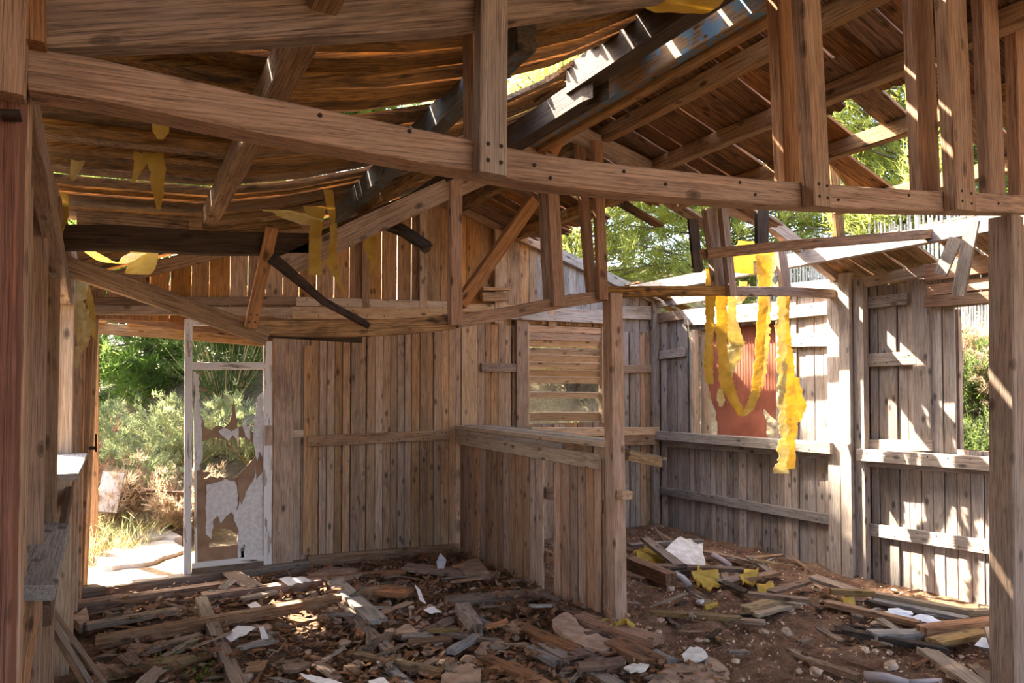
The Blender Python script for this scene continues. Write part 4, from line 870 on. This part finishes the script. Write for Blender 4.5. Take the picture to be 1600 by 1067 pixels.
# ================================================================== RUBBLE ON THE FLOOR
def lay(name, x0, y0, x1, y1, wd, th, mat, label, z=.03, z1=None, rag=(.02, .03), rough=.003, cat='plank', group=None, roll=0.0):
    z1 = z if z1 is None else z1
    p0, p1 = PZ(x0, y0, z), PZ(x1, y1, z1); t = (p1-p0).normalized(); s = t.cross(V3(0, 0, 1)).normalized(); s = (s*math.cos(roll)+V3(0, 0, 1)*math.sin(roll))
    return tag(sweep(name, [p0, p1], wd, th, mat, None, s, .004, rag=rag, rough=rough), label, cat, group)
LAY = [
 ('floor_joist', 112, 950, 345, 918, .10, .08, 'rotten', 'crumbling rotten joist just inside the door sill', .05),
 ('plank', 136, 978, 272, 954, .09, .035, 'debris_pale', 'pale grooved plank end lying left behind the long joist', .06),
 ('floor_joist', 152, 1003, 592, 925, .075, .07, 'debris', 'long dark joist crossing the left floor diagonally', .07),
 ('floor_joist', 156, 1055, 300, 1030, .09, .05, 'debris_yellow', 'weathered timber at the bottom left of the floor', .05),
 ('floor_joist', 314, 940, 374, 1080, .075, .07, 'debris_pale', 'pale cross timber running towards the viewer on the left', .05),
 ('floor_joist', 318, 934, 500, 911, .10, .07, 'rotten', 'dark rotten joist behind the pale cross timber', .05),
 ('plank', 524, 908, 590, 970, .12, .025, 'old_grey', 'grey plank lying slanted across the long joist', .10),
 ('floor_joist', 532, 945, 608, 1022, .07, .06, 'debris_pale', 'pale split timber below the slanted grey plank', .04),
 ('plank', 584, 922, 636, 926, .16, .04, 'rotten', 'reddish broken plank block in the middle of the floor', .08),
 ('plank', 634, 886, 772, 900, .16, .035, 'debris', 'wide brown plank near the back wall corner', .06),
 ('plank', 700, 940, 850, 928, .14, .045, 'debris_pale', 'thick pale plank ending at the counter front', .05),
 ('block', 722, 952, 742, 985, .10, .09, 'debris_pale', 'squared wood block end standing among the rubble', .05),
 ('plank', 556, 1022, 690, 1052, .055, .03, 'debris_yellow', 'thin yellowish lath in the lower middle of the floor', .05),
 ('plank', 572, 1017, 608, 992, .06, .03, 'debris', 'short brown stick propped behind the yellowish lath', .06),
 ('plank', 596, 1035, 640, 1075, .06, .035, 'old_grey', 'grey splintered lath at the lower middle edge', .04),
 ('plank', 543, 1042, 568, 1062, .05, .03, 'debris', 'short dark stick left of the grey splintered lath', .04),
 ('plank', 882, 1058, 910, 1018, .06, .03, 'old_grey', 'grey split stick pointing up at the lower middle right', .03),
 ('floor_joist', 852, 1012, 962, 1075, .085, .06, 'debris_pale', 'pale beam end below the grey split stick', .03),
 ('plank', 826, 1012, 868, 1036, .06, .03, 'old_grey', 'whitish broken strip left of the pale beam end', .06),
 ('block', 1022, 1022, 1050, 1036, .06, .05, 'old_grey', 'small grey batten end at the rubble edge', .05),
 ('floor_joist', 795, 1042, 868, 1085, .08, .05, 'rotten', 'rotten brown beam at the bottom edge left of centre', .04),
 ('plank', 862, 942, 905, 962, .09, .03, 'rotten', 'reddish rotten board below the counter gap', .05),
 ('bark_slab', 905, 965, 1025, 1002, .12, .05, 'rotten', 'reddish fibrous slab below the counter post', .05),
 ('bark_slab', 960, 1005, 1020, 1035, .16, .05, 'rotten', 'rotten slab with grey crust left of the batten end', .06),
 ('bark_slab', 820, 985, 900, 1018, .10, .05, 'rotten', 'fibrous orange-brown slab in the rubble before the counter', .05),
 ('bark_slab', 900, 1022, 955, 1048, .11, .05, 'rotten', 'peeling bark-like slab right of the grey split stick', .05),
 ('plank', 640, 1005, 700, 1000, .07, .03, 'rotten', 'dark reddish board in the middle rubble', .05),
 ('plank', 690, 990, 780, 1003, .05, .025, 'debris', 'thin dark slat in the rubble before the block', .05),
 ('plank', 670, 985, 715, 985, .03, .02, 'debris_yellow', 'thin straw-coloured strip in the middle rubble', .07),
 ('plank', 705, 1018, 745, 995, .06, .03, 'old_grey', 'short grey board tilted in the middle rubble', .05),
 ('plank', 760, 1030, 830, 1060, .08, .04, 'rotten', 'dark brown timber fragment low in the middle', .05),
 ('plank', 400, 918, 360, 895, .12, .02, 'debris', 'brown flat board leaning on the door sill', .08),
 ('plank', 380, 935, 430, 925, .07, .02, 'debris_pale', 'short pale board near the rotten joist', .08),
 ('plank', 470, 905, 630, 893, .05, .03, 'rotten', 'long thin rotten batten at the foot of the back wall', .05),
 ('plank', 210, 1020, 310, 995, .07, .03, 'debris', 'dark plank lying under the long joist on the left', .04),
 ('plank', 255, 1028, 305, 1000, .05, .025, 'debris_pale', 'pale curved sliver left of the pale cross timber', .05),
 ('plank', 490, 970, 540, 955, .06, .02, 'old_grey', 'short grey sliver beside the sunny streak', .05),
 # right room
 ('beam_box', 986, 880, 1048, 905, .10, .10, 'rotten', 'dark rotten beam stub behind the counter post', .08),
 ('plank', 1008, 842, 1062, 884, .10, .03, 'debris', 'brown board slanting over the white plaster sheet', .20, .08),
 ('plank', 1012, 884, 1160, 890, .09, .03, 'debris', 'long dark board lying behind the earth patch on the right', .10),
 ('plank', 985, 852, 1095, 845, .07, .03, 'old_grey', 'grey board along the back corner of the right room', .08),
 ('plank', 1018, 826, 1050, 845, .07, .02, 'debris', 'short board tilted in the far right corner', .16, .06),
 ('plank', 1022, 825, 1040, 850, .05, .02, 'debris', 'thin dark lath upright in the far right corner', .2, .05),
 ('plank', 1125, 908, 1164, 924, .08, .02, 'burnt', 'blackened short board in the right room', .05),
 ('plank', 1102, 862, 1192, 882, .07, .025, 'debris', 'brown board leaning along the right wall foot', .06),
 ('plank', 1172, 872, 1206, 896, .06, .025, 'debris_pale', 'pale short board beside the wall foot', .10, .04),
 ('plank', 1020, 958, 1152, 966, .06, .03, 'debris_yellow', 'long split yellowish lath on the earth before the pile', .04),
 ('plank', 1140, 968, 1190, 972, .05, .025, 'debris', 'thin dark lath continuing right of the yellowish one', .03),
 ('plank', 1165, 951, 1222, 936, .09, .03, 'debris_yellow', 'bright yellowish plank end on the right-hand pile', .07),
 ('plank', 1180, 960, 1240, 944, .07, .025, 'debris_yellow', 'split yellowish plank just before the bright one', .05),
 ('plank', 1172, 928, 1262, 938, .05, .03, 'debris', 'dark thin timber behind the yellowish planks', .10),
 ('plank', 1160, 905, 1215, 895, .08, .025, 'debris', 'brown board behind the yellowish planks', .06),
 ('plank', 1205, 925, 1262, 908, .08, .02, 'debris', 'olive-brown board leaning on the right pile', .06),
 ('plank', 1270, 902, 1338, 925, .12, .025, 'debris_pale', 'wide pale board leaning at the right wall foot', .12, .08),
 ('plank', 1300, 924, 1360, 927, .05, .04, 'debris_yellow', 'yellowish stub at the start of the long wall plank', .12),
 ('plank', 1360, 927, 1512, 956, .06, .03, 'debris_yellow', 'long yellowish plank lying along the right wall', .11),
 ('plank', 1365, 938, 1510, 968, .07, .03, 'old_grey', 'long silvery plank just below the yellowish wall plank', .08),
 ('plank', 1355, 940, 1440, 962, .05, .03, 'burnt', 'dark plank tucked between the wall planks', .07),
 ('plank', 1292, 942, 1432, 974, .07, .035, 'debris', 'long brown plank in front of the white foam lumps', .07),
 ('plank', 1320, 986, 1476, 1016, .06, .035, 'burnt', 'long dark timber lying lowest on the right-hand pile', .05),
 ('plank', 1362, 992, 1455, 990, .09, .04, 'old_grey', 'dark grey curved board behind the lowest dark timber', .06),
 ('plank', 1448, 1016, 1548, 1085, .11, .03, 'debris_pale', 'long pale weathered plank running off the bottom right', .04),
 ('plank', 1460, 1003, 1536, 987, .10, .03, 'debris_yellow', 'wide yellowish board lying across the right pile', .07),
 ('plank', 1440, 985, 1585, 968, .08, .05, 'rotten', 'thick rotten beam at the foot of the right wall', .09),
 ('plank', 1556, 986, 1576, 1050, .11, .03, 'debris_pale', 'pale board standing tilted beside the right post', .16, .05),
 ('plank', 1520, 1040, 1560, 1075, .06, .02, 'debris', 'dark lath beside the long pale weathered plank', .04),
 ('plank', 1236, 1016, 1275, 1036, .05, .02, 'debris_pale', 'thin pale stick on the earth at the lower right', .03),
 ('plank', 1270, 1034, 1336, 1056, .05, .03, 'debris', 'brown stick following the thin pale one', .03),
 ('plank', 1375, 968, 1400, 985, .05, .02, 'debris_pale', 'short pale lath below the white foam lumps', .06),
 ('plank', 1510, 958, 1545, 957, .07, .05, 'debris_yellow', 'short split log stub at the wall foot', .06)]
for q in LAY:
    lay(*q[:9], z=q[9], z1=q[10] if len(q) > 10 else None, cat='plank' if q[0] in ('plank', 'bark_slab') else 'timber')
tag(tube('hanging_cord', [PX(1074, 500, XR-.05), PX(1082, 560, XR-.05), PX(1080, 620, XR-.05), PX(1084, 655, XR-.05)], .006, .005, 'straw'), 'thin straw cord hanging left of the red panel window', 'cord')
# the leaning strips at the left wall foot
for i, (a, b, lb) in enumerate((((84, 955), (168, 1075), 'uppermost of the brown strips leaning at the left wall foot'), ((80, 968), (150, 1080), 'middle brown strip leaning at the left wall foot'), ((82, 985), (140, 1085), 'lowest brown strip leaning at the left wall foot'))):
    p0 = PY(*a, 4.3); p1 = PZ(*b, .03); tag(sweep('leaning_strip', [p0, p1], .024, .010, 'debris', None, (1, 0, .3), .002), lb, 'strip')
tube_ = tag(tube('leaning_cane', [PY(86, 952, 4.4), PY(110, 990, 4.3), PZ(140, 1045, .06)], .006, .005, 'straw'), 'thin straw-coloured cane leaning over the brown strips', 'cane')
tag(tube('branch', [PZ(1352, 1056, .04), PZ(1385, 1058, .06), PZ(1420, 1068, .05)], .03, .022, 'pipe_grey'), 'pinkish grey branch lying at the bottom right', 'branch')
tag(tube('branch', [PZ(1420, 1066, .04), PZ(1450, 1064, .05), PZ(1470, 1062, .04)], .015, .01, 'pipe_grey'), 'thin pale branch right of the pinkish one', 'branch')
tag(tube('bent_pipe', [PZ(1045, 902, .08), PZ(1055, 898, .10), PZ(1066, 903, .09), PZ(1077, 915, .05)], .03, .028, 'pipe_grey', k=10), 'short curved pinkish grey pipe on the right-hand earth', 'pipe')
tag(tube('bent_pipe', [PZ(1115, 868, .07), PZ(1128, 875, .06), PZ(1140, 884, .05)], .03, .025, 'pipe_grey', k=10), 'short grey pipe piece left of the wall foot boards', 'pipe')
def pz(z): return lambda x_, y_: PZ(x_, y_, z)
def flat(name, poly, mat, label, z=.06, th=.012, cat='fragment', st=6, am=1.5, sd=1, tilt=0, wav=0.0):
    return tag(sheet(name, jag(poly, st, am, sd), [], lambda x_, y_: PZ(x_, y_, z)+V3(0, 0, tilt*(PZ(x_, y_, z).y-PZ(*poly[0], z).y)+wav*noise.noise(PZ(x_, y_, z)*11)), (0, 0, -1), th, mat), label, cat)
flat('plaster_sheet', [(1040, 858), (1058, 848), (1098, 849), (1102, 868), (1080, 872)], 'plaster', 'white cracked plaster sheet lying in the right room', .16, .02, tilt=.35)
flat('plaster_sheet', [(1066, 1022), (1078, 1010), (1096, 1012), (1106, 1024), (1092, 1032), (1070, 1032)], 'plaster', 'white paint patch on the grey slab at lower right', .075, .01)
flat('plaster_sheet', [(975, 1042), (990, 1036), (1014, 1038), (1008, 1046), (985, 1049)], 'plaster', 'white flake on the rotten slab in the lower middle', .11, .01)
flat('crust_slab', [(995, 1075), (1030, 1050), (1065, 1028), (1110, 1025), (1140, 1050), (1145, 1090), (1000, 1095)], 'plaster_brown', 'large brownish crust slab at the bottom right of centre', .05, .05, 'slab', 12, 3, 5)
flat('crust_slab', [(862, 968), (885, 955), (898, 962), (905, 975), (935, 990), (965, 1005), (940, 1018), (905, 1008), (880, 990)], 'plaster_brown', 'cracked greyish crust slab below the counter boards', .07, .04, 'slab', 9, 3, 6)
flat('crust_slab', [(690, 1055), (722, 1038), (752, 1045), (748, 1065), (700, 1068)], 'plaster_brown', 'pale brown crust lump at the bottom centre', .10, .06, 'slab', 9, 3, 7)
flat('crust_slab', [(715, 880), (745, 873), (765, 892), (730, 898)], 'plaster_brown', 'orange-brown dirt slab in the corner by the counter', .10, .06, 'slab', 9, 3, 8)
flat('crust_slab', [(480, 895), (520, 885), (560, 890), (548, 905), (505, 908)], 'plaster_brown', 'flat brown crust patch before the back wall base rail', .06, .04, 'slab', 9, 3, 9)
flat('crust_slab', [(600, 985), (640, 975), (662, 985), (630, 994)], 'plaster_brown', 'flat brown crust piece in the middle of the left floor', .06, .03, 'slab', 9, 3, 10)
flat('crust_slab', [(108, 965), (135, 948), (140, 968), (125, 975)], 'plaster_brown', 'brown chunk by the left wall below the rotten joist', .08, .06, 'slab', 9, 2, 11)
flat('crust_slab', [(440, 1038), (470, 1030), (490, 1036), (465, 1045), (445, 1046)], 'debris', 'dark flat shingle beside the sunny streak', .06, .02, 'slab', 9, 1, 12)
for i, (pl, lb) in enumerate([([(352, 995), (372, 980), (398, 982), (380, 992), (360, 1000)], 'white torn paper-like scrap beside the pale cross timber'), ([(404, 980), (412, 978), (420, 994), (410, 996)], 'small white slip right of the torn white scrap'),
        ([(468, 1052), (490, 1054), (520, 1058), (552, 1066), (510, 1066), (478, 1058)], 'long white torn strip at the bottom of the floor'), ([(648, 912), (656, 918), (666, 934), (655, 930)], 'pointed pinkish white shard in the middle rubble'),
        ([(662, 952), (678, 948), (690, 954), (670, 956)], 'little white flake behind the white lump'), ([(436, 904), (470, 900), (488, 904), (450, 911)], 'white scrap by the back wall near the door'),
        ([(385, 944), (400, 940), (412, 948), (398, 950)], 'bluish white slip near the long joist'), ([(575, 1064), (600, 1058), (612, 1068), (590, 1074)], 'white scrap at the bottom edge near the grey lath')]):
    flat('white_scrap', pl, 'white_flake', lb, .10, .004, 'scrap', 5, 1.2, 40+i, tilt=.1)
flat('plastic_scrap', [(682, 878), (688, 868), (698, 875), (694, 884), (684, 885)], 'plastic_white', 'crumpled pale blue plastic scrap in the back corner', .10, .01, 'scrap', 4, 1.5, 60, tilt=.12)
for i, (pl, lb) in enumerate([([(1080, 900), (1098, 888), (1118, 895), (1126, 905), (1110, 915), (1092, 910)], 'largest yellow foam scrap on the right-hand earth'), ([(1156, 900), (1185, 888), (1182, 900), (1160, 912)], 'tan foam scrap near the wall foot boards'), ([(990, 862), (1015, 856), (1040, 872), (1000, 878)], 'ochre foam scrap behind the counter post'),
        ([(1182, 915), (1205, 910), (1215, 918), (1190, 924)], 'yellow foam scrap on the right pile'), ([(932, 970), (955, 966), (990, 974), (994, 982), (975, 976), (945, 976)], 'yellow foam ribbon scrap at the foot of the counter post'), ([(1098, 942), (1120, 940), (1122, 948), (1104, 950)], 'small yellow foam scrap in the middle of the right earth'),
        ([(1312, 935), (1330, 930), (1338, 942), (1320, 944)], 'orange foam scrap under the wall planks'), ([(150, 990), (165, 985), (166, 995), (152, 999)], 'small ochre scrap by the long joist on the left')]):
    p_ = flat('foam_scrap', pl, 'foam', lb, .08, .014, 'foam scrap', 2.5, 1.5, 70+i, tilt=.08, wav=.09)
for i, (x_, y_, sx, lb) in enumerate([(1405, 962, .16, 'white foam lump lying between the wall planks'), (1448, 972, .14, 'white foam lump right of the first between the wall planks'), (1545, 1015, .14, 'white crumbled lump near the tilted board by the right post')]):
    pass
def rock(x_, y_, r_, mat, label=None, sd=1, z=0.0, group=None, name='stone', sq=.7, cat='stone'):
    rr = random.Random(sd); p = PZ(x_, y_, z); V, Fc = [], []; nu, nv = 8, 5
    ax = (rr.uniform(.8, 1.3), rr.uniform(.7, 1.1), sq*rr.uniform(.7, 1.1)); rot = Matrix.Rotation(rr.uniform(0, 6.28), 3, 'Z')
    for j in range(nv+1):
        th = math.pi*j/nv
        for i in range(nu):
            a = 2*math.pi*i/nu; d = V3(math.sin(th)*math.cos(a), math.sin(th)*math.sin(a), math.cos(th)); k_ = 1+.45*noise.noise(d*1.6+V3(sd*3.1, 0, 0)); v = rot @ V3(d.x*ax[0], d.y*ax[1], d.z*ax[2]); V.append(v*r_*k_)
    for j in range(nv):
        for i in range(nu): Fc.append((j*nu+i, (j+1)*nu+i, (j+1)*nu+(i+1) % nu, j*nu+(i+1) % nu))
    o = obj(name, V, Fc, mat, None, Matrix.Translation(p+V3(0, 0, r_*sq*.5)))
    return tag(o, label, cat, group)
ST = [(1228, 992, .055, 'pale pointed stone left on the lower right earth'), (1382, 1006, .05, 'reddish round stone under the lowest dark timber'), (1205, 1018, .04, 'pale stone at the left of the lower right earth'), (1392, 1044, .05, 'tan round stone near the pinkish branch'), (1368, 1020, .03, 'pale stone of a trio below the dark timber, middle'),
      (1352, 1018, .035, 'pale stone of a trio below the dark timber, left'), (1390, 1022, .03, 'pale stone of a trio below the dark timber, right'), (1205, 1019, .035, 'flat pale stone beside another at lower right'), (1492, 1060, .06, 'large pale stone at the bottom right'), (1275, 1053, .045, 'pale stone near the brown stick'),
      (1370, 980, .05, 'grey whitish stone behind the lowest dark timber'), (1358, 948, .05, 'tan stone against the long brown plank'), (1278, 922, .045, 'tan stone at the pile by the bay posts'), (1148, 896, .045, 'pinkish stone beside the tan foam scrap'), (1032, 972, .04, 'pinkish stone on the earth right of the post'),
      (1095, 944, .05, 'white stone beside the small yellow scrap'), (1048, 922, .04, 'tan stone in the middle of the right earth'), (1194, 990, .04, 'whitish angular stone near the earth edge'), (1540, 1040, .04, 'pale stone by the tilted board'), (520, 963, .09, 'grey pitted lump beside the pale split timber'),
      (674, 953, .05, 'white round lump in the middle rubble'), (606, 945, .05, 'brown lump right of the slanted grey plank'), (350, 1022, .06, 'pinkish rough lump left of the pale cross timber'), (540, 878, .02, 'small white pebble by the base rail'), (1235, 958, .06, 'mossy dark stone under the split yellowish plank'), (1300, 1048, .04, 'flat pale stone beside the bottom stick')]
for i, (x_, y_, r_, lb) in enumerate(ST): rock(x_, y_, r_*.8, 'stone' if 'white' not in lb else 'plaster', lb, 200+i)
for i, (x_, y_, r_, lb) in enumerate([(1405, 962, .085, 'white foam lump lying between the wall planks'), (1449, 973, .08, 'white foam lump right of the other between the wall planks'), (1548, 1012, .08, 'white crumbled lump near the tilted board by the right post'), (1320, 905, .0, '')]):
    if r_: rock(x_, y_, r_, 'plastic_white', lb, 300+i, .06, name='foam_lump', sq=.4, cat='lump')
# scattered scraps: unlabelled look-alikes share a label within their own pile
TONE = {'debris': 'brown', 'rotten': 'rotten reddish', 'debris_pale': 'pale', 'old_grey': 'grey', 'debris_yellow': 'yellowish', 'burnt': 'blackened'}
def zone(x_, y_):
    if x_ < 1000:
        if y_ < 935: return 'near the door sill' if x_ < 480 else ('along the back wall foot' if x_ < 720 else 'before the counter boards')
        if y_ < 1000: return 'behind the long diagonal joist' if x_ < 330 else ('beside the sunny streak' if x_ < 520 else ('beside the slanted grey plank' if x_ < 680 else ('by the squared wood block' if x_ < 820 else 'below the counter gap')))
        return 'at the lower left floor edge' if x_ < 330 else ('right of the pale cross timber' if x_ < 540 else ('around the thin yellowish lath' if x_ < 700 else ('at the bottom centre of the floor' if x_ < 850 else 'by the grey split stick')))
    if y_ < 925: return 'by the white plaster sheet' if x_ < 1120 else ('below the wall foot boards' if x_ < 1300 else 'against the right wall foot')
    if y_ < 990: return 'near the counter post foot' if x_ < 1120 else ('among the yellowish planks' if x_ < 1290 else 'among the long wall planks')
    return 'on the crust slab side of the earth' if x_ < 1180 else ('on the open earth in the middle right' if x_ < 1350 else 'below the lowest dark timber')
def scatter(n, box, mats, label, group, name, size, zmax=.10, sd=1, cat='scrap', flat_=.3):
    rr = random.Random(sd); c = 0
    while c < n:
        x_, y_ = rr.uniform(box[0], box[2]), rr.uniform(box[1], box[3]); p = PZ(x_, y_, .02)
        if p.y > YB-.12 or p.x < XL(p.y)+.08 or p.x > XR-.12: continue
        tc_ = (p-c0).dot((c1-c0).normalized())
        if 0 < tc_ < CL+.1 and abs(p.x-(c0.x+(c1.x-c0.x)*tc_/CL)) < .16: continue
        L = rr.uniform(*size); an = rr.gauss(.2, .9); d = V3(math.cos(an), math.sin(an), rr.gauss(0, .16)).normalized(); p.z = ground_z(p.x, p.y)+rr.uniform(.015, zmax); wd = rr.uniform(.02, .075); th = rr.uniform(.005, .02)
        s = d.cross(V3(rr.gauss(0, flat_), rr.gauss(0, flat_), 1)).normalized()
        mt = rr.choice(mats); size_ = 'short' if L < .13 else ('long' if L > .2 else 'middling'); tag(sweep(name, [p-d*L/2, p+d*L/2], wd, th, mt, None, s, .003, rag=(.02+L*.06, .02+L*.06), rough=.004, seed=rr.random()), '%s %s splintered wood scrap %s' % (size_, TONE[mt], zone(x_, y_)), cat, group); c += 1
scatter(150, (150, 895, 1000, 1085), ['debris', 'debris', 'rotten', 'rotten', 'rotten', 'debris', 'debris_pale', 'old_grey'], 'broken weathered wood scrap lying among the left room rubble', 'wood scraps in the left room', 'wood_scrap', (.06, .26), .10, 3, 'wood scrap')
scatter(45, (1000, 870, 1560, 1000), ['debris', 'debris_yellow', 'debris_pale', 'burnt', 'old_grey'], 'broken wood scrap lying in the right-hand pile', 'wood scraps in the right room', 'wood_scrap', (.08, .32), .07, 4, 'wood scrap')
scatter(14, (1000, 980, 1550, 1070), ['debris', 'debris_pale', 'rotten'], 'small wood chip lying on the open earth at lower right', 'wood chips on the right earth', 'wood_scrap', (.05, .14), .03, 5, 'wood scrap')
for i in range(190):
    rr = random.Random(4000+i); x_, y_ = rr.uniform(200, 1000), rr.uniform(905, 1067); p = PZ(x_, y_)
    if p.x > 2.75 or p.y > YB-.2: continue
    rock(x_, y_, rr.uniform(.012, .055)*rr.uniform(.5, 1), rr.choice(('plaster_brown', 'plaster_brown', 'plaster_brown', 'stone')), 'rough brown clod %s' % zone(x_, y_), 500+i, .01, 'clods in the left room', 'clod', .6, 'clod')
for i in range(42):
    rr = random.Random(600+i); x_, y_ = rr.uniform(1000, 1540), rr.uniform(915, 1067)
    rock(x_, y_, rr.uniform(.012, .03), 'stone', 'small pale pebble %s' % zone(x_, y_), 700+i, .0, 'pebbles on the right earth', 'pebble', .6, 'pebble')
# fine litter: chips, needles
def litter(name, n, box, mat, ln, wd, zr_, label, cat, sd):
    g = np.random.default_rng(sd); V, Fc = [], []
    while len(V) < n*4:
        x_, y_ = g.uniform(box[0], box[2]), g.uniform(box[1], box[3])
        if y_ > YB-.1: continue
        L, W, an = g.uniform(.3, 1)*ln, g.uniform(.4, 1)*wd, g.uniform(0, 6.283); z_ = ground_z(x_, y_)+g.uniform(.0, zr_)
        u = V3(math.cos(an), math.sin(an), g.normal(0, .3))*L/2; v = V3(-math.sin(an), math.cos(an), g.normal(0, .5))*W/2; p = V3(x_, y_, z_); b = len(V)
        V += [p-u-v, p+u-v*g.uniform(.2, 1), p+u*g.uniform(.6, 1)+v, p-u*g.uniform(.5, 1)+v]; Fc.append((b, b+1, b+2, b+3))
    o = obj(name, V, Fc, mat); return tag(o, label, cat, None, 'stuff')
litter('wood_chips', 5500, (-.1, 2.6, 2.85, 6.0), 'rotten', .09, .03, .06, 'fine rotten wood chips covering the left room floor', 'litter', 1)
litter('bark_chips', 2600, (-.1, 2.6, 2.85, 6.1), 'debris', .07, .022, .07, 'paler wood splinters mixed into the left room floor', 'litter', 2)
litter('pine_needles', 9000, (2.95, 1.9, 5.28, 6.0), 'shrub_rust', .09, .004, .03, 'brown pine needle litter on the right-hand earth', 'litter', 3)
litter('gravel_chips', 2200, (2.95, 1.9, 5.35, 6.0), 'stone', .022, .016, .02, 'fine pale gravel and chips on the right-hand earth', 'litter', 4)
for i, (x_, y_) in enumerate(((325, 1062), (240, 1060), (284, 1040))):
    q = PZ(x_, y_); shrub((q.x, q.y, 0),   .05, .03, 'glow_leaf', 'tiny green sprout growing in the left floor rubble', 9, 800+i, .02, 2, .004, 'sprout', 'sprout', 'sprouts in the rubble', .6, 'glow_leaf')
